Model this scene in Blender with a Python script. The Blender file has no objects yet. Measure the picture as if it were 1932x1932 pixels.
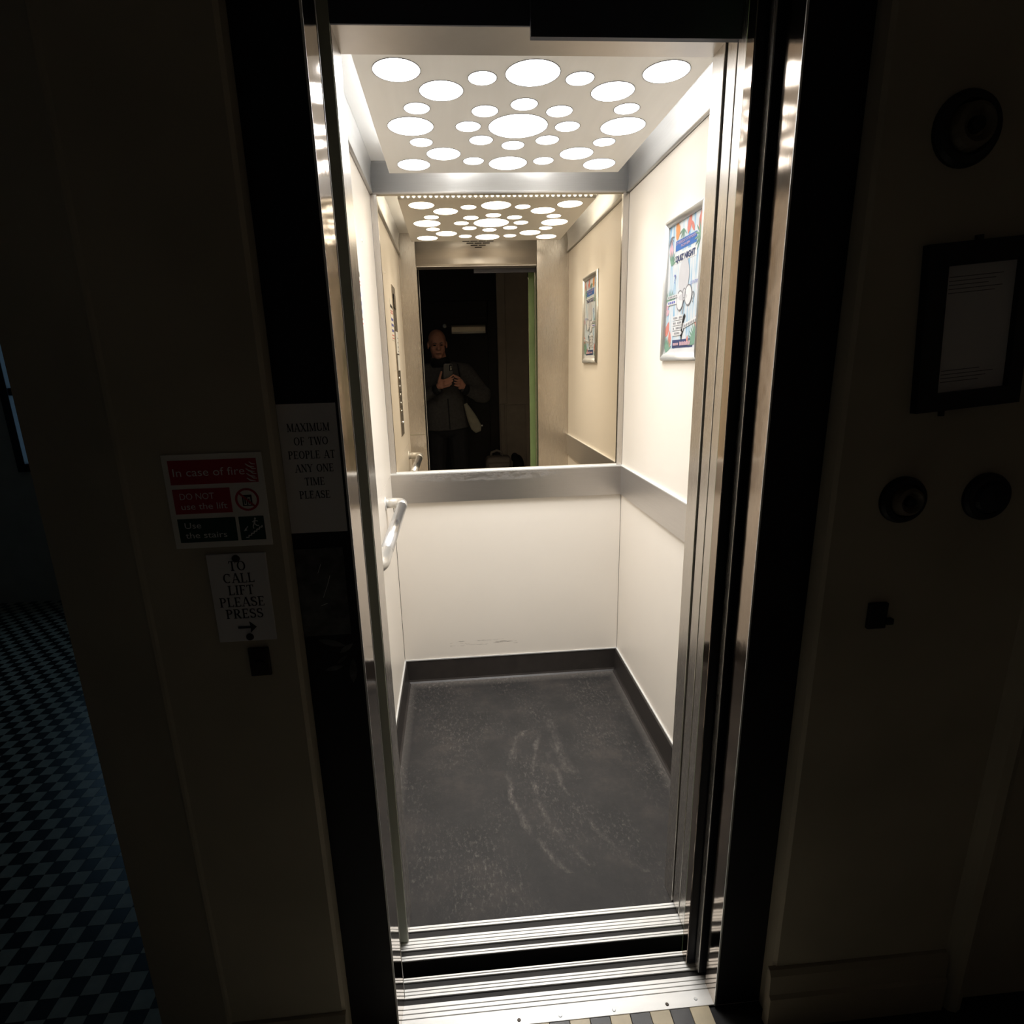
import bpy, bmesh, math, random
from mathutils import Vector, Matrix
from mathutils.bvhtree import BVHTree
random.seed(7)
S = bpy.context.scene
COL = S.collection

# ------------------------------------------------------------------ camera
CAM = Vector((-0.22535, -1.2047, 1.44279))
CR = Vector((0.996688, -0.076504, -0.027563))      # camera right
CU = Vector((0.045943, 0.25009, 0.967132))         # camera up
CF = Vector((0.067096, 0.965195, -0.252777))       # camera forward
cd = bpy.data.cameras.new('camera'); cam = bpy.data.objects.new('camera', cd); COL.objects.link(cam)
cd.sensor_width = 36; cd.sensor_height = 36; cd.sensor_fit = 'HORIZONTAL'; cd.lens = 19.9712
cd.shift_x = 0.01532; cd.shift_y = 0.00162; cd.clip_start = 0.02; cd.clip_end = 60
M = Matrix.Identity(4)
for i in range(3):
    M[i][0] = CR[i]; M[i][1] = CU[i]; M[i][2] = -CF[i]; M[i][3] = CAM[i]
cam.matrix_world = M
S.camera = cam

# ------------------------------------------------------------------ world, exposure
w = bpy.data.worlds.new('night'); S.world = w; w.use_nodes = True
bg = w.node_tree.nodes['Background']; bg.inputs[0].default_value = (0.25, 0.35, 0.6, 1); bg.inputs[1].default_value = 0.002
S.view_settings.view_transform = 'Standard'; S.view_settings.look = 'None'
S.view_settings.exposure = 0.0; S.view_settings.gamma = 1.0; S.view_settings.use_curve_mapping = False
LAMP = 9.0           # radiance of the lit lenses in the lift ceiling
BEAM = 18.0          # downlight behind every lens, as the lens's mean radiance
WINDOW = 0.75        # radiance of the dusk-lit corridor window
try:
    S.cycles.use_denoising = True
    S.cycles.sample_clamp_indirect = 6.0
    S.cycles.diffuse_bounces = 4; S.cycles.max_bounces = 8; S.cycles.glossy_bounces = 5
    S.cycles.use_adaptive_sampling = True; S.cycles.adaptive_threshold = 0.05
except Exception:
    pass

# ------------------------------------------------------------------ materials
def newmat(name):
    m = bpy.data.materials.new(name); m.use_nodes = True
    nt = m.node_tree; b = nt.nodes['Principled BSDF']
    return m, nt, b
def node(nt, t, **kw):
    n = nt.nodes.new(t)
    for k, v in kw.items():
        if k.startswith('_'): setattr(n, k[1:], v)
        else: n.inputs[k].default_value = v
    return n
def coords(nt, scale=(1, 1, 1)):
    tc = node(nt, 'ShaderNodeNewGeometry')
    mp = node(nt, 'ShaderNodeMapping'); mp.inputs['Scale'].default_value = scale
    nt.links.new(tc.outputs['Position'], mp.inputs['Vector'])
    return mp.outputs['Vector']
def ramp(nt, fac, stops):
    r = node(nt, 'ShaderNodeValToRGB'); e = r.color_ramp.elements
    e[0].position = stops[0][0]; e[0].color = (*stops[0][1], 1)
    e[1].position = stops[-1][0]; e[1].color = (*stops[-1][1], 1)
    for p, c in stops[1:-1]:
        k = e.new(p); k.color = (*c, 1)
    nt.links.new(fac, r.inputs[0]); return r.outputs[0]
def plain(name, col, rough=0.5, metal=0.0, var=0.06, scale=9.0, bump=0.0, bscale=120.0, spec=0.5, stretch=(1, 1, 1)):
    m, nt, b = newmat(name)
    v = coords(nt, stretch)
    n = node(nt, 'ShaderNodeTexNoise', Scale=scale, Detail=3.0)
    nt.links.new(v, n.inputs['Vector'])
    lo = tuple(max(0, c * (1 - var)) for c in col); hi = tuple(min(1, c * (1 + var)) for c in col)
    nt.links.new(ramp(nt, n.outputs['Fac'], [(0.3, lo), (0.7, hi)]), b.inputs['Base Color'])
    b.inputs['Roughness'].default_value = rough; b.inputs['Metallic'].default_value = metal
    b.inputs['Specular IOR Level'].default_value = spec
    if bump:
        n2 = node(nt, 'ShaderNodeTexNoise', Scale=bscale, Detail=3.0); nt.links.new(v, n2.inputs['Vector'])
        bp = node(nt, 'ShaderNodeBump', Strength=bump, Distance=0.002)
        nt.links.new(n2.outputs['Fac'], bp.inputs['Height']); nt.links.new(bp.outputs[0], b.inputs['Normal'])
    return m
def glow(name, col, strength):
    m, nt, b = newmat(name)
    b.inputs['Base Color'].default_value = (0.8, 0.8, 0.8, 1)
    b.inputs['Emission Color'].default_value = (*col, 1); b.inputs['Emission Strength'].default_value = strength
    return m
def brushed(name, col, rough, stretch, bump=0.06, wob=0.0, metal=1.0):
    m, nt, b = newmat(name)
    v = coords(nt, stretch)
    n = node(nt, 'ShaderNodeTexNoise', Scale=60.0, Detail=6.0, Roughness=0.7); nt.links.new(v, n.inputs['Vector'])
    lo = tuple(c * 0.96 for c in col); hi = tuple(min(1, c * 1.04) for c in col)
    nt.links.new(ramp(nt, n.outputs['Fac'], [(0.3, lo), (0.7, hi)]), b.inputs['Base Color'])
    b.inputs['Metallic'].default_value = metal
    rr = node(nt, 'ShaderNodeMapRange'); rr.inputs['To Min'].default_value = rough * 0.96; rr.inputs['To Max'].default_value = rough * 1.05
    nt.links.new(n.outputs['Fac'], rr.inputs['Value']); nt.links.new(rr.outputs[0], b.inputs['Roughness'])
    bp = node(nt, 'ShaderNodeBump', Strength=bump, Distance=0.001); nt.links.new(n.outputs['Fac'], bp.inputs['Height'])
    out = bp.outputs[0]
    if wob:
        v2 = coords(nt, (1, 1, 1)); n3 = node(nt, 'ShaderNodeTexNoise', Scale=14.0, Detail=2.0); nt.links.new(v2, n3.inputs['Vector'])
        b2 = node(nt, 'ShaderNodeBump', Strength=wob, Distance=0.004)
        nt.links.new(n3.outputs['Fac'], b2.inputs['Height']); nt.links.new(out, b2.inputs['Normal']); out = b2.outputs[0]
    nt.links.new(out, b.inputs['Normal'])
    return m
MT = {}
MT['laminate'] = plain('cream_laminate', (0.86, 0.80, 0.715), 0.42, 0, 0.015, 3, 0.03, 300)
MT['steel_h'] = brushed('brushed_steel_horizontal', (0.62, 0.59, 0.56), 0.36, (0.15, 0.15, 6), 0.02, metal=0.85)
MT['steel_v'] = brushed('brushed_steel_vertical', (0.62, 0.585, 0.545), 0.27, (14, 14, 0.25), 0.005, metal=0.95)
MT['cornice'] = brushed('brushed_cornice_steel', (0.84, 0.845, 0.85), 0.34, (0.12, 0.12, 7), 0.03, metal=0.6)
MT['polished'] = brushed('polished_steel', (0.37, 0.31, 0.255), 0.08, (5, 5, 0.3), 0.02, 0.10)
MT['chrome'] = plain('chromed_tube', (0.60, 0.61, 0.63), 0.24, 0.95, 0.03)
MT['rail_end'] = plain('satin_rail_end', (0.68, 0.66, 0.62), 0.30, 0.7, 0.02)
MT['bronze'] = plain('dull_bronze', (0.17, 0.14, 0.10), 0.5, 0.3)
MT['alu'] = plain('satin_aluminium', (0.78, 0.78, 0.76), 0.36, 0.45, 0.04)
MT['snap'] = plain('silver_anodised_frame', (0.62, 0.62, 0.60), 0.38, 0.6, 0.02)
MT['sill'] = plain('worn_aluminium_sill', (0.84, 0.83, 0.80), 0.45, 0.25, 0.12, 18, 0.15, 160, stretch=(0.15, 1, 1))
MT['closer'] = plain('satin_closer_metal', (0.62, 0.60, 0.56), 0.25, 0.8)
MT['groove'] = plain('shade_dark_sill_groove', (0.02, 0.018, 0.016), 0.7, 0, 0.3)  # near-black colour makes the shallow grooves read as deep and shaded
MT['ceilpanel'] = plain('champagne_ceiling_panel', (0.90, 0.90, 0.885), 0.34, 0.05, 0.02, 40, 0, stretch=(1, 0.05, 1))
MT['roof'] = plain('white_lift_roof', (0.86, 0.86, 0.85), 0.5, 0, 0.01)
MT['lens'] = glow('lit_lens', (1.0, 0.98, 0.96), LAMP)
MT['spot'] = glow('lit_hole', (1.0, 0.98, 0.95), 6.0)
MT['spot'].cycles.emission_sampling = 'NONE'
MT['black_gap'] = plain('shadow_gap_rubber', (0.012, 0.011, 0.011), 0.75, 0, 0.1)
MT['skirt'] = plain('dark_rubber_skirting', (0.030, 0.025, 0.022), 0.48, 0, 0.15, 20, 0.05, 200)
MT['black_frame'] = plain('black_gloss_paint', (0.010, 0.010, 0.015), 0.42, 0, 0.2, 12, 0.03, 60, 0.3)
MT['header_paint'] = plain('dark_blue_grey_paint', (0.06, 0.065, 0.09), 0.5, 0, 0.1)
MT['plaster'] = plain('aged_cream_plaster', (0.46, 0.41, 0.31), 0.75, 0, 0.10, 4, 0.15, 70)
MT['plaster_d'] = plain('brown_painted_plaster', (0.36, 0.31, 0.23), 0.75, 0, 0.10, 4, 0.15, 70)
MT['ink'] = plain('black_ink', (0.012, 0.011, 0.011), 0.6)
MT['paper'] = plain('white_paper', (0.72, 0.70, 0.70), 0.8, 0, 0.03, 12)
MT['white'] = plain('white_plastic', (0.80, 0.80, 0.78), 0.5)
MT['signred'] = plain('sign_red', (0.42, 0.015, 0.03), 0.5)
MT['signgreen'] = plain('sign_green', (0.008, 0.05, 0.03), 0.5)
MT['dark_metal'] = plain('dark_bronze_metal', (0.045, 0.035, 0.028), 0.45, 0.6)
MT['tile_l'] = plain('pale_tile', (0.50, 0.47, 0.38), 0.35, 0, 0.12, 30)
MT['tile_d'] = plain('black_tile', (0.018, 0.019, 0.022), 0.3, 0, 0.2, 30)
MT['grout'] = plain('dark_grout', (0.02, 0.02, 0.02), 0.8)
MT['tile_c'] = plain('cream_border_tile', (0.52, 0.44, 0.30), 0.4, 0, 0.1, 25)
MT['tile_s'] = plain('slate_border_tile', (0.05, 0.05, 0.05), 0.4, 0, 0.1, 25)
MT['green'] = plain('green_primer', (0.22, 0.33, 0.15), 0.6, 0, 0.08)
MT['shaft'] = plain('shaft_black', (0.006, 0.006, 0.006), 0.9)
MT['slam'] = plain('dark_grey_post', (0.50, 0.52, 0.42), 0.55, 0.1)
MT['skin'] = plain('skin', (0.55, 0.27, 0.20), 0.5, 0, 0.08, 30)
MT['jacket'] = plain('charcoal_fleece', (0.075, 0.073, 0.076), 0.9, 0, 0.2, 50, 0.3, 30)
MT['cuff'] = plain('black_knit', (0.014, 0.014, 0.017), 0.9)
MT['trouser'] = plain('black_trousers', (0.018, 0.018, 0.022), 0.9, 0, 0.2, 20)
MT['hair'] = plain('grey_hair', (0.12, 0.11, 0.105), 0.8)
MT['phone'] = plain('grey_phone_back', (0.09, 0.09, 0.095), 0.35)
MT['lensglass'] = plain('black_glass', (0.004, 0.004, 0.005), 0.08)
MT['case'] = plain('grey_suitcase_shell', (0.26, 0.23, 0.21), 0.6, 0, 0.12, 40, 0.2, 150)
MT['bag'] = plain('black_bag_fabric', (0.012, 0.012, 0.016), 0.8)
MT['cloth'] = plain('pale_cotton', (0.30, 0.29, 0.24), 0.85, 0, 0.1, 20)
MT['door_dark'] = plain('black_painted_door', (0.008, 0.008, 0.012), 0.5)
MT['hallwall'] = plain('hall_wall_paint', (0.56, 0.50, 0.44), 0.8, 0, 0.08)
MT['tape'] = plain('scratched_paint', (0.07, 0.07, 0.07), 0.6, 0, 0.6, 40)
MT['pwhite'] = plain('print_white', (0.58, 0.58, 0.58), 0.6)
MT['navy'] = plain('print_navy', (0.028, 0.043, 0.124), 0.6)
MT['blue'] = plain('print_blue', (0.037, 0.124, 0.372), 0.6)
MT['pink'] = plain('print_pink', (0.527, 0.341, 0.384), 0.6)
MT['coral'] = plain('print_coral', (0.527, 0.186, 0.149), 0.6)
MT['orange'] = plain('print_orange', (0.558, 0.236, 0.087), 0.6)
MT['leaf'] = plain('print_leaf_green', (0.155, 0.279, 0.205), 0.6)
MT['greyp'] = plain('print_grey', (0.186, 0.186, 0.198), 0.6)
MT['palegrey'] = plain('print_pale_grey', (0.459, 0.453, 0.465), 0.6)
MT['redp'] = plain('print_red', (0.60, 0.10, 0.10), 0.6)
MT['bluep'] = plain('print_blue_ink', (0.10, 0.12, 0.40), 0.6)
MT['cardp'] = plain('print_card', (0.80, 0.78, 0.72), 0.6)
# bronze-tinted mirror
m, nt, b = newmat('bronze_mirror'); MT['mirror'] = m
n = node(nt, 'ShaderNodeTexNoise', Scale=3.0, Detail=2.0); nt.links.new(coords(nt), n.inputs['Vector'])
nt.links.new(ramp(nt, n.outputs['Fac'], [(0.2, (0.635, 0.555, 0.43)), (0.8, (0.645, 0.565, 0.44))]), b.inputs['Base Color'])
b.inputs['Metallic'].default_value = 1; b.inputs['Roughness'].default_value = 0.0
# poster paper: vertical blue watercolour streaks
m, nt, b = newmat('streaked_poster_paper'); MT['poster'] = m
n = node(nt, 'ShaderNodeTexNoise', Scale=1.0, Detail=3.0); nt.links.new(coords(nt, (1, 62, 7)), n.inputs['Vector'])
nt.links.new(ramp(nt, n.outputs['Fac'], [(0.44, (0.56, 0.57, 0.58)), (0.56, (0.42, 0.52, 0.58)), (0.68, (0.16, 0.34, 0.52))]), b.inputs['Base Color'])
b.inputs['Roughness'].default_value = 0.55
# steel band with dark grime along its upper edge
def band_mat():
    m = MT['steel_h'].copy(); m.name = 'grimy_band_steel'; nt = m.node_tree; b = nt.nodes['Principled BSDF']
    geo = node(nt, 'ShaderNodeNewGeometry'); sp = node(nt, 'ShaderNodeSeparateXYZ'); nt.links.new(geo.outputs['Position'], sp.inputs[0])
    def gauss(sock, c, wd):
        a = node(nt, 'ShaderNodeMath', _operation='SUBTRACT'); nt.links.new(sock, a.inputs[0]); a.inputs[1].default_value = c
        q = node(nt, 'ShaderNodeMath', _operation='DIVIDE'); nt.links.new(a.outputs[0], q.inputs[0]); q.inputs[1].default_value = wd
        p = node(nt, 'ShaderNodeMath', _operation='POWER'); nt.links.new(q.outputs[0], p.inputs[0]); p.inputs[1].default_value = 2
        s = node(nt, 'ShaderNodeMath', _operation='SUBTRACT', _use_clamp=True); s.inputs[0].default_value = 1; nt.links.new(p.outputs[0], s.inputs[1])
        return s.outputs[0]
    gx = gauss(sp.outputs[0], -0.10, 0.34); gz = gauss(sp.outputs[2], 0.984, 0.024)
    mu = node(nt, 'ShaderNodeMath', _operation='MULTIPLY'); nt.links.new(gx, mu.inputs[0]); nt.links.new(gz, mu.inputs[1])
    ns = node(nt, 'ShaderNodeTexNoise', Scale=1.0, Detail=8.0, Roughness=0.75); nt.links.new(coords(nt, (26, 26, 120)), ns.inputs['Vector'])
    mr = node(nt, 'ShaderNodeMapRange'); mr.inputs['From Min'].default_value = 0.45; mr.inputs['From Max'].default_value = 0.56
    nt.links.new(ns.outputs['Fac'], mr.inputs['Value'])
    m2 = node(nt, 'ShaderNodeMath', _operation='MULTIPLY'); nt.links.new(mu.outputs[0], m2.inputs[0]); nt.links.new(mr.outputs[0], m2.inputs[1])
    src = b.inputs['Base Color'].links[0].from_socket
    mx = node(nt, 'ShaderNodeMix', _data_type='RGBA'); nt.links.new(m2.outputs[0], mx.inputs[0]); nt.links.new(src, mx.inputs[6]); mx.inputs[7].default_value = (0.05, 0.035, 0.02, 1)
    nt.links.new(mx.outputs[2], b.inputs['Base Color'])
    mm = node(nt, 'ShaderNodeMath', _operation='SUBTRACT'); mm.inputs[0].default_value = 1; nt.links.new(m2.outputs[0], mm.inputs[1])
    nt.links.new(mm.outputs[0], b.inputs['Metallic'])
    return m
MT['band'] = band_mat()
# worn rubber floor with dusty scuffs
def floor_mat():
    m, nt, b = newmat('worn_rubber_floor')
    L = nt.links.new
    n1 = node(nt, 'ShaderNodeTexNoise', Scale=1.0, Detail=9.0, Roughness=0.72); L(coords(nt, (5, 5, 5)), n1.inputs['Vector'])
    base = ramp(nt, n1.outputs['Fac'], [(0.30, (0.013, 0.0125, 0.012)), (0.52, (0.025, 0.023, 0.0215)), (0.76, (0.052, 0.044, 0.038))])
    # fine dusty speckle
    n2 = node(nt, 'ShaderNodeTexNoise', Scale=1.0, Detail=6.0, Roughness=0.8); L(coords(nt, (90, 45, 90)), n2.inputs['Vector'])
    n3 = node(nt, 'ShaderNodeTexNoise', Scale=1.0, Detail=4.0); L(coords(nt, (4.3, 3.1, 4)), n3.inputs['Vector'])
    r2 = node(nt, 'ShaderNodeMapRange'); r2.inputs['From Min'].default_value = 0.52; r2.inputs['From Max'].default_value = 0.75; L(n2.outputs['Fac'], r2.inputs['Value'])
    r3 = node(nt, 'ShaderNodeMapRange'); r3.inputs['From Min'].default_value = 0.42; r3.inputs['From Max'].default_value = 0.68; L(n3.outputs['Fac'], r3.inputs['Value'])
    sp = node(nt, 'ShaderNodeMath', _operation='MULTIPLY'); L(r2.outputs[0], sp.inputs[0]); L(r3.outputs[0], sp.inputs[1])
    geo = node(nt, 'ShaderNodeNewGeometry'); xyz = node(nt, 'ShaderNodeSeparateXYZ'); L(geo.outputs['Position'], xyz.inputs[0])
    def mth(op, a, b_=None, clamp=False):
        q = node(nt, 'ShaderNodeMath', _operation=op, _use_clamp=clamp)
        for i, s in enumerate((a, b_)):
            if s is None: continue
            if isinstance(s, (int, float)): q.inputs[i].default_value = s
            else: L(s, q.inputs[i])
        return q.outputs[0]
    x, y = xyz.outputs[0], xyz.outputs[1]
    nw = node(nt, 'ShaderNodeTexNoise', Scale=9.0, Detail=3.0); L(geo.outputs['Position'], nw.inputs['Vector'])
    wob = mth('MULTIPLY', mth('SUBTRACT', nw.outputs['Fac'], 0.5), 0.06)
    acc = None
    # dragged tyre tracks: x = c + a*(y-y0)^2, between two y
    for c, a, y0, ya, yb, wd, s in ((-0.088, 1.0, 0.50, 0.12, 0.80, 0.016, 0.7), (-0.002, 0.9, 0.49, 0.14, 0.78, 0.014, 0.6),
                                     (0.085, 0.7, 0.62, 0.10, 0.66, 0.014, 0.6), (0.11, 0.5, 0.78, 0.5, 0.86, 0.03, 0.5)):
        dy = mth('SUBTRACT', y, y0)
        cx = mth('ADD', mth('MULTIPLY', mth('MULTIPLY', dy, dy), a), c)
        d = mth('ABSOLUTE', mth('ADD', mth('SUBTRACT', x, cx), wob))
        g = mth('SUBTRACT', 1.0, mth('DIVIDE', d, wd), True)
        lim = mth('MULTIPLY', mth('GREATER_THAN', y, ya), mth('LESS_THAN', y, yb))
        g = mth('MULTIPLY', mth('MULTIPLY', g, lim), s)
        acc = g if acc is None else mth('MAXIMUM', acc, g)
    n5 = node(nt, 'ShaderNodeTexNoise', Scale=1.0, Detail=5.0); L(coords(nt, (18, 8, 8)), n5.inputs['Vector'])
    acc = mth('MULTIPLY', acc, mth('MULTIPLY', mth('SUBTRACT', n5.outputs['Fac'], 0.42, True), 4.0, True))
    acc = mth('MULTIPLY', acc, mth('MULTIPLY', mth('SUBTRACT', n2.outputs['Fac'], 0.36, True), 4.0, True))
    # settled dust along the skirtings
    ed = mth('MAXIMUM', mth('SUBTRACT', mth('MULTIPLY', mth('ABSOLUTE', x), 22.0), 9.9, True), mth('SUBTRACT', mth('MULTIPLY', y, 20.0), 23.2, True))
    ed = mth('MULTIPLY', ed, mth('ADD', mth('MULTIPLY', n2.outputs['Fac'], 0.9), 0.1))
    tot = mth('ADD', mth('ADD', mth('MULTIPLY', sp.outputs[0], 0.75), mth('MULTIPLY', acc, 0.75)), mth('MULTIPLY', ed, 0.6), True)
    mx = node(nt, 'ShaderNodeMix', _data_type='RGBA'); L(tot, mx.inputs[0]); L(base, mx.inputs[6]); mx.inputs[7].default_value = (0.22, 0.195, 0.17, 1)
    L(mx.outputs[2], b.inputs['Base Color'])
    b.inputs['Roughness'].default_value = 0.62; b.inputs['Specular IOR Level'].default_value = 0.3
    bp = node(nt, 'ShaderNodeBump', Strength=0.35, Distance=0.002); L(n2.outputs['Fac'], bp.inputs['Height']); L(bp.outputs[0], b.inputs['Normal'])
    return m
MT['rubber'] = floor_mat()
# lower rear panel: thin dark knock marks
def scuffed_laminate():
    m = MT['laminate'].copy(); m.name = 'scuffed_laminate'; nt = m.node_tree; b = nt.nodes['Principled BSDF']
    L = nt.links.new
    geo = node(nt, 'ShaderNodeNewGeometry'); s = node(nt, 'ShaderNodeSeparateXYZ'); L(geo.outputs['Position'], s.inputs[0])
    n1 = node(nt, 'ShaderNodeTexNoise', Scale=1.0, Detail=6.0, Roughness=0.8); L(coords(nt, (9, 9, 160)), n1.inputs['Vector'])
    r1 = node(nt, 'ShaderNodeMapRange'); r1.inputs['From Min'].default_value = 0.545; r1.inputs['From Max'].default_value = 0.64; L(n1.outputs['Fac'], r1.inputs['Value'])
    a = node(nt, 'ShaderNodeMath', _operation='SUBTRACT'); L(s.outputs[2], a.inputs[0]); a.inputs[1].default_value = 0.185
    a2 = node(nt, 'ShaderNodeMath', _operation='ABSOLUTE'); L(a.outputs[0], a2.inputs[0])
    a3 = node(nt, 'ShaderNodeMath', _operation='LESS_THAN'); L(a2.outputs[0], a3.inputs[0]); a3.inputs[1].default_value = 0.014
    x1 = node(nt, 'ShaderNodeMath', _operation='ADD'); L(s.outputs[0], x1.inputs[0]); x1.inputs[1].default_value = 0.13
    x2 = node(nt, 'ShaderNodeMath', _operation='ABSOLUTE'); L(x1.outputs[0], x2.inputs[0])
    x3 = node(nt, 'ShaderNodeMath', _operation='LESS_THAN'); L(x2.outputs[0], x3.inputs[0]); x3.inputs[1].default_value = 0.16
    m0 = node(nt, 'ShaderNodeMath', _operation='MULTIPLY'); L(a3.outputs[0], m0.inputs[0]); L(x3.outputs[0], m0.inputs[1])
    mu = node(nt, 'ShaderNodeMath', _operation='MULTIPLY'); L(r1.outputs[0], mu.inputs[0]); L(m0.outputs[0], mu.inputs[1])
    src = b.inputs['Base Color'].links[0].from_socket
    mx = node(nt, 'ShaderNodeMix', _data_type='RGBA'); L(mu.outputs[0], mx.inputs[0]); L(src, mx.inputs[6]); mx.inputs[7].default_value = (0.16, 0.12, 0.08, 1)
    L(mx.outputs[2], b.inputs['Base Color']); return m
MT['laminate_s'] = scuffed_laminate()
# checker floor for the part of the hall where tiles are too small to pick apart
m, nt, b = newmat('checker_tiles_far'); MT['checker'] = m
ck = node(nt, 'ShaderNodeTexChecker', Scale=1 / 0.0465); ck.inputs[1].default_value = (0.5, 0.47, 0.38, 1); ck.inputs[2].default_value = (0.018, 0.019, 0.022, 1)
mp = node(nt, 'ShaderNodeMapping'); mp.inputs['Location'].default_value = (-0.2995, 0.0035, 0.01)
geo = node(nt, 'ShaderNodeNewGeometry'); nt.links.new(geo.outputs['Position'], mp.inputs[0]); nt.links.new(mp.outputs[0], ck.inputs[0])
nt.links.new(ck.outputs[0], b.inputs['Base Color']); b.inputs['Roughness'].default_value = 0.35

# ------------------------------------------------------------------ helpers
def link(name, me, mat, parent=None):
    o = bpy.data.objects.new(name, me); COL.objects.link(o)
    if mat is not None and not me.materials: me.materials.append(MT[mat] if isinstance(mat, str) else mat)
    if parent is not None: o.parent = parent
    return o
def fin(bm, name, smooth=False):
    bmesh.ops.recalc_face_normals(bm, faces=bm.faces)
    me = bpy.data.meshes.new(name); bm.to_mesh(me); bm.free()
    if smooth:
        for p in me.polygons: p.use_smooth = True
    return me
def add_box(bm, x0, x1, y0, y1, z0, z1):
    vs = [bm.verts.new((x, y, z)) for x in (x0, x1) for y in (y0, y1) for z in (z0, z1)]
    for f in ((0, 1, 3, 2), (4, 6, 7, 5), (0, 4, 5, 1), (2, 3, 7, 6), (0, 2, 6, 4), (1, 5, 7, 3)):
        bm.faces.new([vs[i] for i in f])
    return vs
def box(name, x0, x1, y0, y1, z0, z1, mat, parent=None, bev=0.0, seg=2):
    bm = bmesh.new(); add_box(bm, x0, x1, y0, y1, z0, z1)
    if bev:
        bmesh.ops.bevel(bm, geom=list(bm.edges), offset=bev, segments=seg, profile=0.5, affect='EDGES')
    return link(name, fin(bm, name), mat, parent)
def boxes(name, lst, mat, parent=None):
    bm = bmesh.new()
    for b_ in lst: add_box(bm, *b_)
    return link(name, fin(bm, name), mat, parent)
def extrude_profile(name, prof, axis, a0, a1, mat, parent=None, smooth=False):
    """closed 2-D profile swept along an axis; axis 'x': prof=(y,z); 'y': prof=(x,z); 'z': prof=(x,y)"""
    def P(p, a):
        return {'x': (a, p[0], p[1]), 'y': (p[0], a, p[1]), 'z': (p[0], p[1], a)}[axis]
    bm = bmesh.new()
    A = [bm.verts.new(P(p, a0)) for p in prof]; B = [bm.verts.new(P(p, a1)) for p in prof]
    n = len(prof)
    for i in range(n):
        f = bm.faces.new((A[i], A[(i + 1) % n], B[(i + 1) % n], B[i])); f.smooth = smooth
    bm.faces.new(A); bm.faces.new(B)
    bmesh.ops.recalc_face_normals(bm, faces=bm.faces)
    me = bpy.data.meshes.new(name); bm.to_mesh(me); bm.free()
    return link(name, me, mat, parent)
def tube_me(name, pts, r, seg=16, caps=True):
    """tube of radius r (number or list) along a polyline"""
    pts = [Vector(p) for p in pts]; n = len(pts)
    rs = r if isinstance(r, (list, tuple)) else [r] * n
    bm = bmesh.new(); rings = []
    t0 = (pts[1] - pts[0]).normalized(); up = Vector((0, 0, 1)) if abs(t0.z) < 0.9 else Vector((1, 0, 0))
    nrm = (up - t0 * up.dot(t0)).normalized()
    for i, p in enumerate(pts):
        t = ((pts[min(i + 1, n - 1)] - pts[max(i - 1, 0)])).normalized()
        nrm = (nrm - t * nrm.dot(t)).normalized(); bi = t.cross(nrm)
        rings.append([bm.verts.new(p + (nrm * math.cos(2 * math.pi * k / seg) + bi * math.sin(2 * math.pi * k / seg)) * rs[i]) for k in range(seg)])
    for a, b_ in zip(rings, rings[1:]):
        for k in range(seg): bm.faces.new((a[k], a[(k + 1) % seg], b_[(k + 1) % seg], b_[k]))
    if caps: bm.faces.new(rings[0]); bm.faces.new(rings[-1])
    bmesh.ops.recalc_face_normals(bm, faces=bm.faces)
    me = bpy.data.meshes.new(name); bm.to_mesh(me); bm.free()
    for p in me.polygons: p.use_smooth = len(p.vertices) == 4
    return me
def lathe(name, prof, origin, axis_v, mat, parent=None, seg=32):
    """prof: list of (radius, height along axis)"""
    ax = Vector(axis_v).normalized(); up = Vector((0, 0, 1)) if abs(ax.z) < 0.9 else Vector((1, 0, 0))
    u = up.cross(ax).normalized(); v = ax.cross(u); o0 = Vector(origin)
    bm = bmesh.new(); rings = []
    for r, h in prof:
        if r < 1e-6: rings.append([bm.verts.new(o0 + ax * h)])
        else: rings.append([bm.verts.new(o0 + ax * h + (u * math.cos(2 * math.pi * k / seg) + v * math.sin(2 * math.pi * k / seg)) * r) for k in range(seg)])
    for a, b_ in zip(rings, rings[1:]):
        for k in range(seg):
            q = [a[k % len(a)], a[(k + 1) % len(a)], b_[(k + 1) % len(b_)], b_[k % len(b_)]]
            q = list(dict.fromkeys(q))
            if len(q) > 2: bm.faces.new(q)
    return link(name, fin(bm, name), mat, parent)
def empty(name, loc=(0, 0, 0)):
    o = bpy.data.objects.new(name, None); COL.objects.link(o); o.empty_display_size = 0.05
    o.location = loc; return o
def adopt(parent, *kids):
    """parent world-space meshes to an empty that stands at the thing's base"""
    inv = Matrix.Translation(parent.location).inverted()
    for k in kids:
        k.parent = parent; k.matrix_parent_inverse = inv
def tag(o, label, cat, group=None):
    o['label'] = label; o['category'] = cat
    if group: o['group'] = group
    return o
def struct(o, label, cat):
    o['kind'] = 'structure'; o['label'] = label; o['category'] = cat; return o
class Plane:
    """a flat work plane in the scene: origin, right axis, normal (up is z unless given)"""
    def __init__(s, o, a, n, tilt=0.0):
        s.o = Vector(o); s.a = Vector(a); s.n = Vector(n); s.b = Vector((0, 0, 1))
        if tilt:
            R = Matrix.Rotation(tilt, 3, s.n); s.a = R @ s.a; s.b = R @ s.b
    def p(s, x, y, d=0): return s.o + s.a * x + s.b * y + s.n * d
def flat(name, polys, pl, mat, parent, d=0.0005, t=0.0004):
    bm = bmesh.new()
    for poly in polys:
        A = [bm.verts.new(pl.p(x, y, d)) for x, y in poly]; B = [bm.verts.new(pl.p(x, y, d + t)) for x, y in poly]
        n = len(poly); bm.faces.new(A); bm.faces.new(B)
        for i in range(n): bm.faces.new((A[i], A[(i + 1) % n], B[(i + 1) % n], B[i]))
    return link(name, fin(bm, name), mat, parent)
def rect(x0, y0, x1, y1): return [(x0, y0), (x1, y0), (x1, y1), (x0, y1)]
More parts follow.
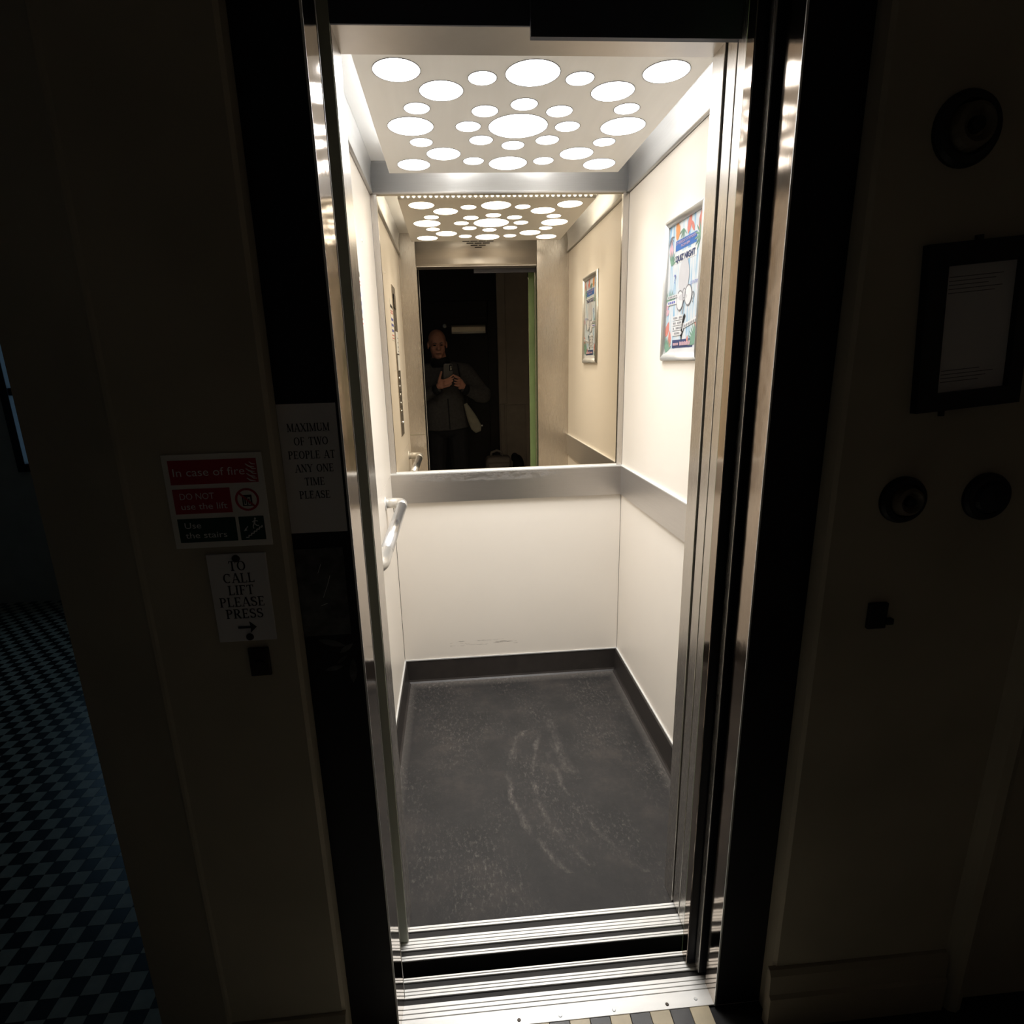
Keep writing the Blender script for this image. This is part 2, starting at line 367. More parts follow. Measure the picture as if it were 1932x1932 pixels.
def ell(cx, cy, rx, ry, n=24, rot=0.0):
    c, s = math.cos(rot), math.sin(rot)
    return [(cx + rx * math.cos(t) * c - ry * math.sin(t) * s, cy + rx * math.cos(t) * s + ry * math.sin(t) * c) for t in [2 * math.pi * k / n for k in range(n)]]
def ring_polys(cx, cy, r0, r1, n=28, sx=1.0):
    o = []
    for k in range(n):
        a, b_ = 2 * math.pi * k / n, 2 * math.pi * (k + 1) / n
        o.append([(cx + r0 * sx * math.cos(a), cy + r0 * math.sin(a)), (cx + r1 * sx * math.cos(a), cy + r1 * math.sin(a)),
                  (cx + r1 * sx * math.cos(b_), cy + r1 * math.sin(b_)), (cx + r0 * sx * math.cos(b_), cy + r0 * math.sin(b_))])
    return o
def leafp(cx, cy, L_, W_, rot):
    pts = [(0, 0), (0.25, 0.8), (0.55, 1), (0.8, 0.6), (1, 0), (0.8, -0.6), (0.55, -1), (0.25, -0.8)]
    c, s = math.cos(rot), math.sin(rot)
    return [(cx + (u - .5) * L_ * c - v * W_ / 2 * s, cy + (u - .5) * L_ * s + v * W_ / 2 * c) for u, v in pts]
def stroke(x0, y0, x1, y1, w0, w1=None):
    w1 = w0 if w1 is None else w1
    dx, dy = x1 - x0, y1 - y0; l = math.hypot(dx, dy) or 1; nx, ny = -dy / l, dx / l
    return [(x0 + nx * w0 / 2, y0 + ny * w0 / 2), (x0 - nx * w0 / 2, y0 - ny * w0 / 2), (x1 - nx * w1 / 2, y1 - ny * w1 / 2), (x1 + nx * w1 / 2, y1 + ny * w1 / 2)]
def text(name, s, pl, x, y, h, mat, parent, d=0.0006, align='CENTER', width=None, bold=0.0):
    cu = bpy.data.curves.new('text_tmp', 'FONT'); cu.body = s; cu.size = h / 0.72; cu.align_x = align; cu.offset = bold
    cu.resolution_u = 3
    ob = bpy.data.objects.new('text_tmp', cu); COL.objects.link(ob)
    bpy.context.view_layer.update()
    dg = bpy.context.evaluated_depsgraph_get()
    me = bpy.data.meshes.new_from_object(ob.evaluated_get(dg)); bpy.data.objects.remove(ob); bpy.data.curves.remove(cu)
    xs = [v.co.x for v in me.vertices]; sc = 1.0
    if width and xs: sc = width / (max(xs) - min(xs))
    for v in me.vertices: v.co = pl.p(x + v.co.x * sc, y + v.co.y, d)
    me.materials.clear()
    # make sure the lettering faces the reader
    if len(me.polygons) and me.polygons[0].normal.dot(pl.n) < 0: me.flip_normals()
    return link(name, me, mat, parent)
# --- a small serif alphabet, drawn with strokes (unit height)
TK, TN, SF = 0.15, 0.06, 0.07
def arc(cx, cy, rx, ry, a0, a1, n=12):
    o = []
    for k in range(n):
        t0 = a0 + (a1 - a0) * k / n; t1 = a0 + (a1 - a0) * (k + 1) / n
        tm = (t0 + t1) / 2; wd = TN + (TK - TN) * abs(math.cos(tm))
        o.append(stroke(cx + rx * math.cos(t0), cy + ry * math.sin(t0), cx + rx * math.cos(t1) + 0.004, cy + ry * math.sin(t1), wd * 1.02))
    return o
def ser(x, y, w_=0.3): return stroke(x - w_ / 2, y + (SF / 2 if y < .5 else -SF / 2), x + w_ / 2, y + (SF / 2 if y < .5 else -SF / 2), SF)
def vert(x, wd=TK): return [stroke(x, 0, x, 1, wd), ser(x, 0), ser(x, 1)]
PI = math.pi
def glyph(c):
    if c == 'A': return 0.82, [stroke(.1, 0, .40, 1, TN), stroke(.72, 0, .42, 1, TK), stroke(.22, .33, .62, .33, TN), ser(.1, 0, .24), ser(.72, 0, .26)]
    if c == 'C': return 0.78, arc(.42, .5, .33, .46, .28 * PI, 1.72 * PI, 16) + [stroke(.66, .70, .66, .95, TN)]
    if c == 'E': return 0.70, vert(.17) + [stroke(.17, .035, .62, .035, SF), stroke(.17, .965, .60, .965, SF), stroke(.17, .5, .48, .5, TN), stroke(.60, 0, .60, .22, TN), stroke(.58, .80, .58, 1, TN), stroke(.47, .4, .47, .6, TN)]
    if c == 'F': return 0.66, vert(.17) + [stroke(.17, .965, .60, .965, SF), stroke(.17, .5, .48, .5, TN), stroke(.58, .80, .58, 1, TN), stroke(.47, .4, .47, .6, TN)]
    if c == 'I': return 0.34, vert(.17)
    if c == 'L': return 0.66, vert(.17) + [stroke(.17, .035, .62, .035, SF), stroke(.60, 0, .60, .24, TN)]
    if c == 'M': return 0.98, [stroke(.14, 0, .14, 1, TN), stroke(.82, 0, .82, 1, TK), stroke(.14, 1, .48, .05, TK), stroke(.82, 1, .48, .05, TN), ser(.14, 0, .24), ser(.82, 0, .28), ser(.12, 1, .22), ser(.84, 1, .22)]
    if c == 'N': return 0.84, [stroke(.14, 0, .14, 1, TN), stroke(.70, 0, .70, 1, TN), stroke(.14, 1, .70, .02, TK), ser(.14, 0, .24), ser(.70, 1, .24), ser(.1, 1, .2)]
    if c == 'O': return 0.86, arc(.43, .5, .33, .46, 0, 2 * PI, 24)
    if c == 'P': return 0.70, vert(.17) + arc(.36, .735, .22, .235, -PI / 2, PI / 2, 10) + [stroke(.17, .5, .38, .5, TN), stroke(.17, .97, .38, .97, TN)]
    if c == 'R': return 0.80, vert(.17) + arc(.36, .735, .22, .235, -PI / 2, PI / 2, 10) + [stroke(.17, .5, .38, .5, TN), stroke(.17, .97, .38, .97, TN), stroke(.36, .5, .68, 0, TK), ser(.70, 0, .2)]
    if c == 'S': return 0.66, arc(.33, .73, .22, .24, .25 * PI, 1.4 * PI, 10) + arc(.33, .27, .24, .24, -.85 * PI, .45 * PI, 10) + [stroke(.22, .58, .46, .44, TK), stroke(.54, .74, .54, .96, TN), stroke(.10, .04, .10, .28, TN)]
    if c == 'T': return 0.76, [stroke(.38, 0, .38, 1, TK), ser(.38, 0), stroke(.06, .965, .70, .965, SF), stroke(.08, .76, .08, 1, TN), stroke(.68, .76, .68, 1, TN)]
    if c == 'U': return 0.82, [stroke(.17, .3, .17, 1, TK), stroke(.68, .3, .68, 1, TN), ser(.17, 1), ser(.68, 1, .24)] + arc(.425, .30, .255, .27, PI, 2 * PI, 12)
    if c == 'W': return 1.08, [stroke(.08, 1, .32, 0, TK), stroke(.54, 1, .32, 0, TN), stroke(.54, 1, .78, 0, TK), stroke(1.0, 1, .78, 0, TN), ser(.08, 1, .26), ser(1.0, 1, .22), ser(.54, 1, .2)]
    if c == 'X': return 0.82, [stroke(.12, 1, .70, 0, TK), stroke(.68, 1, .12, 0, TN), ser(.12, 1, .26), ser(.7, 1, .22), ser(.12, 0, .22), ser(.7, 0, .26)]
    if c == 'Y': return 0.78, [stroke(.10, 1, .39, .45, TK), stroke(.68, 1, .39, .45, TN), stroke(.39, 0, .39, .47, TK), ser(.39, 0), ser(.10, 1, .24), ser(.68, 1, .22)]
    return 0.42, []
def serif_text(name, s, pl, x, y, h, mat, parent, d=0.0006, sx=0.92, extra=0.05):
    wd = sum(glyph(c)[0] + extra for c in s) * h * sx; cx = x - wd / 2; polys = []
    for c in s:
        a, ps = glyph(c)
        polys += [[(cx + u * h * sx, y + v * h) for u, v in p] for p in ps]; cx += (a + extra) * h * sx
    return flat(name, polys, pl, mat, parent, d, 0.0002)

# ------------------------------------------------------------------ lift car: shell
XW = 0.505; D = 1.2237; ROOF = 2.197; HC = 2.0865; YF = 0.054
XOL, XOR, HO = -0.405, 0.311, 2.016
YM = 1.2377
floor = struct(box('floor', -0.56, 0.56, 0.0, 1.30, -0.03, 0.0, 'rubber'), 'worn dark grey rubber floor of the lift car', 'floor')
struct(box('ceiling', -0.56, 0.56, -0.04, 1.30, ROOF, ROOF + 0.03, 'roof'), 'white inner roof of the lift above the hanging light panel', 'ceiling')
# side walls with laminate panels as parts
wr = struct(box('wall_right', XW + 0.008, XW + 0.04, 0.0, 1.30, 0.0, ROOF, 'black_gap'), 'right lift wall of cream laminate panels with a steel band', 'wall')
box('wall_panel', XW, XW + 0.010, 0.02, D + 0.002, 1.0, HC - 0.003, 'laminate', wr)
box('wall_panel', XW, XW + 0.010, 0.02, D + 0.002, 0.118, 0.8725, 'laminate', wr)
wl = struct(box('wall_left', -XW - 0.04, -XW - 0.008, 0.0, 1.30, 0.0, ROOF, 'black_gap'), 'left lift wall of cream laminate carrying the handrail', 'wall')
box('wall_panel', -XW - 0.010, -XW, 0.02, D + 0.002, 1.0, HC - 0.003, 'laminate', wl)
box('wall_panel', -XW - 0.010, -XW, 0.02, D + 0.002, 0.118, 0.9985, 'laminate', wl)
wb = struct(box('wall_back', -0.54, 0.54, YM + 0.012, YM + 0.04, 0.0, ROOF, 'black_gap'), 'back lift wall with mirror above and cream panel below', 'wall')
box('wall_panel', -XW + 0.002, XW - 0.002, D, YM + 0.012, 0.118, 0.8725, 'laminate_s', wb)
# bright trim lines above the skirting and the band
trim = 0
def structtrim(o, label):
    return struct(o, label, 'trim')
t1 = structtrim(box('trim_1', -XW, XW, D - 0.012, YM + 0.012, 0.8735, 0.9985, 'band'), 'brushed steel band below the mirror with dark scuffing on top')
box('edge_strip', -XW + 0.0, XW, D - 0.0125, D + 0.012, 0.9985, 1.0035, 'alu', t1)
t2 = structtrim(box('trim_2', XW - 0.008, XW + 0.010, 0.03, D - 0.012, 0.8735, 0.9985, 'steel_h'), 'brushed steel band along the right lift wall')
box('edge_strip', XW - 0.009, XW + 0.004, 0.03, D - 0.013, 0.9985, 1.0025, 'alu', t2)
# skirtings
def skirting(name, boxd, stripd, label):
    s = struct(boxd, label, 'baseboard'); 
    return s
def coved(name, axis, w0, sgn, a0, a1):
    pr = [(w0, 0.0), (w0 - sgn * 0.026, 0.0), (w0 - sgn * 0.019, 0.006), (w0 - sgn * 0.016, 0.014), (w0 - sgn * 0.014, 0.108), (w0 - sgn * 0.010, 0.112), (w0, 0.112)]
    return extrude_profile(name, pr, axis, a0, a1, 'skirt')
bb = struct(coved('baseboard_back', 'x', D + 0.012, 1, -XW, XW), 'dark rubber skirting along the back of the lift', 'baseboard')
box('edge_strip', -XW, XW, D - 0.004, D + 0.012, 0.1125, 0.1178, 'alu', bb)
br = struct(coved('baseboard_right', 'y', XW + 0.004, 1, 0.03, D), 'dark rubber skirting along the right lift wall', 'baseboard')
box('edge_strip', XW - 0.006, XW + 0.006, 0.03, D - 0.002, 0.1125, 0.1178, 'alu', br)
bl = struct(coved('baseboard_left', 'y', -XW - 0.004, -1, 0.03, D), 'dark rubber skirting along the left lift wall', 'baseboard')
box('edge_strip', -XW - 0.006, -XW + 0.006, 0.03, D - 0.002, 0.1125, 0.1178, 'alu', bl)
# cornices
def cove(off):   # distance from the wall face -> (d, z)
    pts = []
    for k in range(15):
        u = k / 14.0; z = HC + (ROOF - HC - 0.001) * u
        d = 0.012 - 0.007 * math.sin(u * PI) ** 1.0 + 0.003 * u
        pts.append((d + off, z))
    return pts
cr = [(XW - d, z) for d, z in cove(0)] + [(XW + 0.012, ROOF - 0.001), (XW + 0.012, HC)]
structtrim(extrude_profile('trim_3', cr, 'y', YF, D + 0.010, 'cornice', None, True), 'brushed steel cornice under the roof along the right lift wall')
cl = [(-XW + d, z) for d, z in cove(0)] + [(-XW - 0.012, ROOF - 0.001), (-XW - 0.012, HC)]
structtrim(extrude_profile('trim_4', cl, 'y', YF, D + 0.010, 'cornice', None, True), 'brushed steel cornice under the roof along the left lift wall')
cb = [(D + 0.008 - d, z) for d, z in cove(0)] + [(D + 0.0125, ROOF - 0.001), (D + 0.0125, HC)]
structtrim(extrude_profile('trim_5', cb, 'x', -XW + 0.004, XW - 0.004, 'cornice', None, True), 'brushed steel cornice above the mirror on the back wall')
# front wall (inside face seen in the mirror)
wf = struct(box('wall_front', XOR, 0.56, 0.003, YF - 0.002, 0.0, ROOF, 'steel_v', bev=0.002), 'brushed steel front return of the lift beside the doorway', 'wall')
box('post', -0.56, XOL, -0.043, YF, 0.002, ROOF, 'slam', wf, 0.0015)
box('post_face', XOL - 0.0005, XOL + 0.0012, -0.040, YF, 0.003, HO, 'steel_v', wf)
box('return_panel', -0.508, XOL - 0.001, YF, YF + 0.003, 0.0, 1.03, 'steel_v', wf)
box('return_panel', -0.508, XOL - 0.001, YF, YF + 0.003, 1.033, ROOF, 'steel_v', wf)
box('return_panel', XOR + 0.001, 0.508, YF - 0.002, YF + 0.003, 0.0, ROOF, 'steel_v', wf)
cf = [(YF - 0.006, HO)] + [(YF + 0.004 + max(0, (z - 2.09)) * 0.02, z) for z in [HO + (ROOF - HO - 0.001) * k / 12 for k in range(13)]] + [(YF - 0.006, ROOF - 0.001)]
extrude_profile('header_panel', [(YF - 0.006, HO)] + [(YF + 0.004 + 0.012 * max(0, math.sin((z - 2.06) / 0.137 * PI)) if z > 2.06 else YF + 0.004, z) for z in [HO + (ROOF - 0.001 - HO) * k / 14 for k in range(15)]] + [(YF - 0.006, ROOF - 0.001)],
                'x', XOL + 0.001, XOR - 0.001, 'steel_h', wf, True)
box('header_soffit', XOL, XOR, -0.037, YF + 0.0035, HO - 0.003, HO, 'steel_h', wf)
box('header_face', -0.56, 0.56, -0.041, -0.037, HO - 0.003, 2.45, 'header_paint', wf)
slots = []
for r in range(4):
    for k in range(4 - r):
        xc = -0.036 + (k - (3 - r) / 2) * 0.0475
        slots.append((xc - 0.0205, xc + 0.0205, YF + 0.006, YF + 0.019, 2.1450 - r * 0.0112, 2.1492 - r * 0.0112))
for s_ in slots: box('vent_slot', *s_, 'black_gap', wf)
# operator cover hanging in the doorway head
box('door_gear_cover', -0.062, 0.50, -0.056, -0.044, 1.990, 2.45, 'header_paint', wf)

# ------------------------------------------------------------------ hanging light panel
PH = 2.112; PXH = 0.4135; PY0, PY1 = 0.257, 1.073; PCY = 0.6646
lp = empty('ceiling_light_panel', (0, PCY, PH))
tag(lp, 'square champagne metal ceiling panel with a rosette of round lit lenses', 'light panel')
pan = box('panel', -PXH, PXH, PY0, PY1, PH, PH + 0.004, 'ceilpanel', bev=0.0008)
lips = [box('lip', -PXH, PXH, PY1 - 0.003, PY1, PH + 0.004, PH + 0.030, 'ceilpanel'), box('lip', -PXH, PXH, PY0, PY0 + 0.003, PH + 0.004, PH + 0.030, 'ceilpanel'),
        box('lip', -PXH, -PXH + 0.003, PY0 + 0.003, PY1 - 0.003, PH + 0.004, PH + 0.022, 'ceilpanel'), box('lip', PXH - 0.003, PXH, PY0 + 0.003, PY1 - 0.003, PH + 0.004, PH + 0.022, 'ceilpanel')]
adopt(lp, pan, *lips)
circ = [(0, 0, .0856)]
for k in range(8): circ.append((.1449 * math.cos(k * PI / 4), .1449 * math.sin(k * PI / 4), .0357))
for a, b_, r in ((.310, 0, .0648), (.321, .321, .0548), (.2188, .2188, .0546), (.2855, .119, .0342)):
    pts = set()
    for sx in (1, -1):
        for sy in (1, -1):
            pts.add((round(a * sx, 4), round(b_ * sy, 4)))
            if a != b_: pts.add((round(b_ * sx, 4), round(a * sy, 4)))
    seen = set()
    for p in sorted(pts):
        q = (p[0] + 0.0, p[1] + 0.0)
        if q in seen: continue
        seen.add(q); circ.append((q[0], q[1], r))
lens_me = {}
for (x, y, r) in circ:
    if r not in lens_me:
        l0 = lathe('lens', [(0, 0.0), (r * 0.96, 0.0), (r, 0.0016), (r, 0.0022)], (0, 0, 0), (0, 0, 1), 'lens', None, 28)
        lens_me[r] = l0.data; bpy.data.objects.remove(l0)
        rg = lathe('lens_ring', [(r, 0.0), (r + 0.0018, 0.0), (r + 0.0018, 0.0012), (r, 0.0012)], (0, 0, 0), (0, 0, 1), 'greyp', None, 28)
        lens_me[('ring', r)] = rg.data; bpy.data.objects.remove(rg)
    o = link('lens', lens_me[r], None); o.location = (x, PCY + y, PH - 0.0016); adopt(lp, o)
    ld = bpy.data.lights.new('lens_beam', 'AREA'); ld.shape = 'DISK'; ld.size = 2 * r * 0.95; ld.energy = BEAM * PI * PI * r * r
    ld.spread = math.radians(96); ld.color = (1.0, 0.99, 0.98)
    lo = bpy.data.objects.new('lens_beam', ld); COL.objects.link(lo); lo.location = (x, PCY + y, PH - 0.0022); adopt(lp, lo)
    o2 = link('lens_ring', lens_me[('ring', r)], None); o2.location = (x, PCY + y, PH - 0.0010); adopt(lp, o2)
h0 = lathe('lit_hole', [(0, 0.0014), (.0058, 0.0014), (.0063, 0.0)], (0, 0, 0), (0, 1, 0), 'spot', None, 14); hme = h0.data; bpy.data.objects.remove(h0)
for k in range(35):
    o = link('lit_hole', hme, None); o.location = (-0.3935 + 0.787 * k / 34, PY1, PH + 0.0125); adopt(lp, o)
for sx in (-1, 1):
    tb = link('tube_lamp', tube_me('tube_lamp', [(sx * 0.345, 0.33, PH + 0.042), (sx * 0.345, 1.04, PH + 0.042)], 0.011, 10), glow('tube_light', (1, 0.98, 0.95), 9.0)); adopt(lp, tb)

# ------------------------------------------------------------------ mirror
mr = empty('wall_mirror', (0, YM, 1.004)); tag(mr, 'large bronze-tinted mirror on the back wall reflecting the dark doorway and man', 'mirror')
adopt(mr, box('glass', -0.481, 0.481, YM, YM + 0.006, 1.006, 2.11, 'mirror'))
adopt(mr, box('frame_stile', -XW + 0.0005, -0.481, D + 0.004, YM + 0.006, 1.004, HC, 'steel_v'), box('frame_stile', 0.481, XW - 0.0005, D + 0.004, YM + 0.006, 1.004, HC, 'steel_v'))
adopt(mr, box('frame_rail', -0.481, 0.481, YM - 0.006, YM + 0.004, 1.0035, 1.0085, 'alu'))

# ------------------------------------------------------------------ handrail on the left wall
hr = empty('handrail', (-XW, 0.62, 0.93)); tag(hr, 'curved steel handrail fixed to the left lift wall', 'handrail')
def bend(c, p0, p1, n=7):
    return [tuple((Vector(p0) * (1 - t) ** 2 + Vector(c) * 2 * t * (1 - t) + Vector(p1) * t ** 2)) for t in [k / n for k in range(n + 1)]]
X0 = -0.437
path1 = [(-XW + 0.003, 0.972, 0.935)] + bend((X0, 0.972, 0.935), (X0 - 0.036, 0.972, 0.935), (X0, 0.936, 0.935)) + [(X0, 0.90, 0.935)]
path2 = [(X0, 0.37, 0.930)] + bend((X0, 0.25, 0.930), (X0, 0.286, 0.930), (X0 - 0.036, 0.25, 0.930)) + [(-XW + 0.003, 0.25, 0.930)]
adopt(hr, link('grip', tube_me('grip', [(X0, 0.90, 0.935), (X0, 0.37, 0.930)], 0.0192, 20), 'chrome'),
      link('end_bend', tube_me('end_bend', path1, 0.0198, 20), 'rail_end'), link('end_bend', tube_me('end_bend', path2, 0.0198, 20), 'rail_end'))
for yy in (0.972, 0.25):
    adopt(hr, lathe('wall_flange', [(0, 0.0), (0.026, 0.0), (0.026, 0.003), (0.020, 0.005), (0, 0.005)], (-XW, yy, 0.9325), (1, 0, 0), 'alu', None, 24))

# ------------------------------------------------------------------ control panel and notice on the left wall (seen in the mirror)
cp = empty('control_panel', (-XW, 0.53, 1.09)); tag(cp, 'tall steel lift control plate with black display beside the doorway', 'control panel')
PL = Plane((-XW, 0.475, 1.09), (0, 1, 0), (1, 0, 0))
adopt(cp, box('plate', -XW, -XW + 0.004, 0.475, 0.645, 1.09, 1.845, 'steel_v', bev=0.001))
adopt(cp, box('display', -XW + 0.004, -XW + 0.008, 0.515, 0.605, 1.735, 1.805, 'lensglass', bev=0.001))
adopt(cp, box('label_card', -XW + 0.004, -XW + 0.0055, 0.50, 0.61, 1.515, 1.625, 'white', bev=0.0004))
adopt(cp, flat('number_marks', [rect(.045, .50 - .022 * k, .07, .506 - .022 * k) for k in range(4)], PL, 'ink', None, 0.0056))
c2 = box('hanging_card', -XW + 0.004, -XW + 0.006, 0.50, 0.585, 1.43, 1.508, 'white'); adopt(cp, c2)
for k in range(5):
    bt = lathe('push_button', [(0, 0.0016), (0.012, 0.0016), (0.014, 0.0012), (0.0145, 0.0)], (-XW + 0.004, 0.56, 1.385 - 0.043 * k), (1, 0, 0), 'steel_v', None, 20); adopt(cp, bt)
adopt(cp, lathe('key_switch', [(0, 0.006), (0.007, 0.006), (0.009, 0.0)], (-XW + 0.004, 0.535, 1.245 - 0.09), (1, 0, 0), 'chrome', None, 16))
no = empty('safety_notice', (-XW, 0.70, 1.575)); tag(no, 'small white notice with red and blue lines on the left lift wall', 'notice')
PN = Plane((-XW, 0.655, 1.575), (0, 1, 0), (1, 0, 0))
adopt(no, box('card', -XW, -XW + 0.0015, 0.655, 0.775, 1.575, 1.766, 'cardp'))
adopt(no, flat('red_rule', [rect(.008, .125, .112, .129)], PN, 'redp', None, 0.0016), flat('red_rule', [rect(.008, .135, .112, .139)], PN, 'redp', None, 0.0016), flat('red_rule', [rect(.008, .008, .112, .012)], PN, 'redp', None, 0.0016), flat('red_rule', [rect(.008, .022, .112, .026)], PN, 'redp', None, 0.0016))
adopt(no, flat('printed_line', [rect(.010 + (k % 3) * .035, .04 + (k // 3) * .026, .037 + (k % 3) * .035, .052 + (k // 3) * .026) for k in range(9)], PN, 'bluep', None, 0.0016))
adopt(no, flat('heading', [rect(.010, .15, .045, .162), rect(.052, .152, .11, .166)], PN, 'ink', None, 0.0016))
for (yy, zz) in ((0.74, 1.433), (0.90, 1.86)):
    tag(lathe('wall_screw', [(0, 0.0022), (0.004, 0.002), (0.006, 0.0)], (-XW, yy, zz), (1, 0, 0), 'alu', None, 14),
        'tiny bright screw head on the left lift wall below the notice' if yy < .8 else 'tiny bright screw head high on the left lift wall', 'screw')

# ------------------------------------------------------------------ poster on the right wall
pf = empty('poster_frame', (XW, 0.612, 1.44)); tag(pf, 'silver snap frame holding a quiz night poster on the right lift wall', 'poster')
PW, PHH = 0.307, 0.440; RW = 0.024
PP = Plane((XW, 0.773, 1.440), (0, -1, 0), (-1, 0, 0))
PP.o.y += 0.012
def rail(name, p0, p1, inward):
    """rounded snap-frame rail with mitred ends"""
    prof = [(0, 0.0005), (0.001, 0.006), (0.006, 0.0115), (0.012, 0.013), (0.018, 0.0115), (0.024, 0.006), (0.024, 0.0005)]
    bm = bmesh.new(); d0 = Vector((p1[0] - p0[0], p1[1] - p0[1])).normalized(); iv = Vector(inward)
    A = []; B = []
    for o_, h in prof:
        a = Vector(p0) + iv * o_ + d0 * o_; c = Vector(p1) + iv * o_ - d0 * o_
        A.append(bm.verts.new(PP.p(a.x, a.y, h))); B.append(bm.verts.new(PP.p(c.x, c.y, h)))
    n = len(prof)
    for i in range(n):
        f = bm.faces.new((A[i], A[(i + 1) % n], B[(i + 1) % n], B[i])); f.smooth = i < n - 1
    bm.faces.new(A); bm.faces.new(B)
    bmesh.ops.recalc_face_normals(bm, faces=bm.faces); me = bpy.data.meshes.new(name); bm.to_mesh(me); bm.free()
    return link(name, me, 'snap')
adopt(pf, rail('frame_rail', (0, 0), (PW, 0), (0, 1)), rail('frame_rail', (PW, PHH), (0, PHH), (0, -1)), rail('frame_rail', (PW, 0), (PW, PHH), (-1, 0)), rail('frame_rail', (0, PHH), (0, 0), (1, 0)))
SH = flat('poster_sheet', [rect(0.012, 0.012, PW - 0.012, PHH - 0.012)], PP, 'poster', None, 0.0008, 0.0012); adopt(pf, SH)
sw, sh_ = PW - 2 * RW, PHH - 2 * RW
def q(s, t): return (RW + s * sw, PHH - RW - t * sh_)
def qr(s0, t0, s1, t1): return [q(s0, t1), q(s1, t1), q(s1, t0), q(s0, t0)]
PRN = [0]
def pr_(name, polys, mat, d=0.0022):
    PRN[0] += 1; d += PRN[0] * 0.000012
    adopt(pf, flat(name, polys, PP, mat, None, d, 0.0002))
pr_('bottom_margin', [qr(0.0, .962, 1, 1.0)], 'pwhite')
pr_('blue_banner', [qr(.22, .13, .84, .207)], 'blue'); pr_('white_title_strip', [qr(.20, .225, .87, .30)], 'pwhite')
pr_('navy_footer', [qr(.25, .893, .88, .958)], 'navy')
def ptext(s, sc, tb, hh, wd, mat, d=0.0026, bold=0.0):
    x, y = q(sc, tb); adopt(pf, text('lettering', s, PP, x, y, hh * sh_, mat, None, d + 0.0011, 'CENTER', wd * sw, bold))
ptext('1ST WEDNESDAY OF THE MONTH', .53, .162, .022, .58, 'pink'); ptext('FROM 8PM', .53, .192, .020, .26, 'pink')
ptext('QUIZ NIGHT', .535, .288, .045, .58, 'navy', bold=0.0007)
ptext('£2 ENTRY', .84, .497, .026, .22, 'bluep')
def plx(lst, mat, name='printed_leaf'):
    for l in lst: pr_(name, [l], mat)
def leafat(s, t, L_, W_, a): x, y = q(s, t); return leafp(x, y, L_, W_, a)
plx([leafat(.26, .04, .05, .03, 1.9), leafat(.30, .075, .045, .018, 1.2), leafat(.24, .085, .035, .014, 1.8)], 'orange', 'printed_flower')
plx([leafat(.62, .05, .06, .03, 1.2), leafat(.72, .08, .04, .016, 2.2), leafat(.93, .07, .06, .028, 1.4)], 'coral', 'printed_flower')
plx([leafat(.08, .17, .055, .030, 1.5), leafat(.12, .20, .03, .018, 1.1)], 'pink', 'printed_flower')
plx([leafat(.06, .80, .055, .030, 1.1), leafat(.15, .885, .06, .026, 1.6), leafat(.97, .76, .05, .028, 1.0), leafat(.72, .90, .025, .014, 1.6)], 'coral')
plx([leafat(.03, .62, .03, .02, 0.4), leafat(.05, .665, .03, .02, 0.4), leafat(.97, .52, .03, .02, 1.0)], 'pink')
def palm(s, t, n, L_, a0, a1):
    x, y = q(s, t); o = []
    for k in range(n):
        a = a0 + (a1 - a0) * k / (n - 1); o.append(leafp(x + L_ / 2 * math.cos(a), y + L_ / 2 * math.sin(a), L_, L_ * .14, a))
    return o
plx(palm(.10, .62, 7, .055, .5, 2.4), 'leaf', 'printed_palm'); plx(palm(.97, .93, 9, .065, 1.4, 3.2), 'leaf', 'printed_palm'); plx(palm(.03, .99, 7, .055, .4, 1.9), 'leaf', 'printed_palm')
plx(palm(.10, .30, 6, .045, .2, 2.0), 'leaf', 'printed_palm'); plx(palm(.45, .06, 5, .035, 3.5, 5.6), 'leaf', 'printed_palm'); plx(palm(.95, .17, 6, .045, 1.9, 4.2), 'leaf', 'printed_palm'); plx(palm(.06, .08, 5, .03, 4.2, 6.2), 'greyp', 'printed_palm')
x, y = q(.53, .42)
pr_('pale_dome', [ell(x, y, .040, .055, 26)], 'palegrey'); pr_('pale_dome_neck', [[(x - .032, y - .01), (x - .026, y - .06), (x + .026, y - .06), (x + .032, y - .01)]], 'palegrey', 0.00225)
pr_('pale_dome_foot', [ell(x, y - .062, .034, .010, 22)], 'greyp', 0.0023); pr_('pale_dome_foot', [ell(x, y - .059, .034, .010, 22)], 'palegrey', 0.0025)
for s_, t_ in ((.44, .592), (.69, .567)):
    cx, cy = q(s_, t_); pr_('spectacle_lens', [ell(cx, cy, .027, .031)], 'pwhite', 0.0023); pr_('spectacle_rim', ring_polys(cx, cy, .027, .031, 28, .9), 'greyp', 0.0026)
cx, cy = q(.565, .545); pr_('spectacle_bridge', ring_polys(cx, cy, .013, .0155, 20, .8), 'greyp', 0.0025)
pr_('spectacle_stem', [stroke(*q(.55, .60), *q(.53, .70), .002), stroke(*q(.59, .60), *q(.55, .70), .002)], 'greyp', 0.0025)
pr_('printed_hand', [stroke(*q(.62, .705), *q(.57, .76), .012, .009), stroke(*q(.57, .755), *q(.56, .83), .010, .013), stroke(*q(.56, .82), *q(.53, .87), .016, .010), stroke(*q(.54, .86), *q(.54, .895), .008, .004)], 'ink', 0.0028)
pr_('printed_hand', [stroke(*q(.60, .77), *q(.58, .83), .006, .008), stroke(*q(.545, .835), *q(.53, .855), .008, .005)], 'palegrey', 0.0031)
for k in range(4):
    t0 = .705 + .040 * k
    pr_('caption_strip', [qr(.25, t0, .56, t0 + .034)], 'pwhite', 0.0024)
    pr_('caption_marks', [qr(.27 + .045 * j, t0 + .009, .27 + .045 * j + .03, t0 + .025) for j in range(6) if (j + k) % 5 != 3], 'greyp', 0.0027)
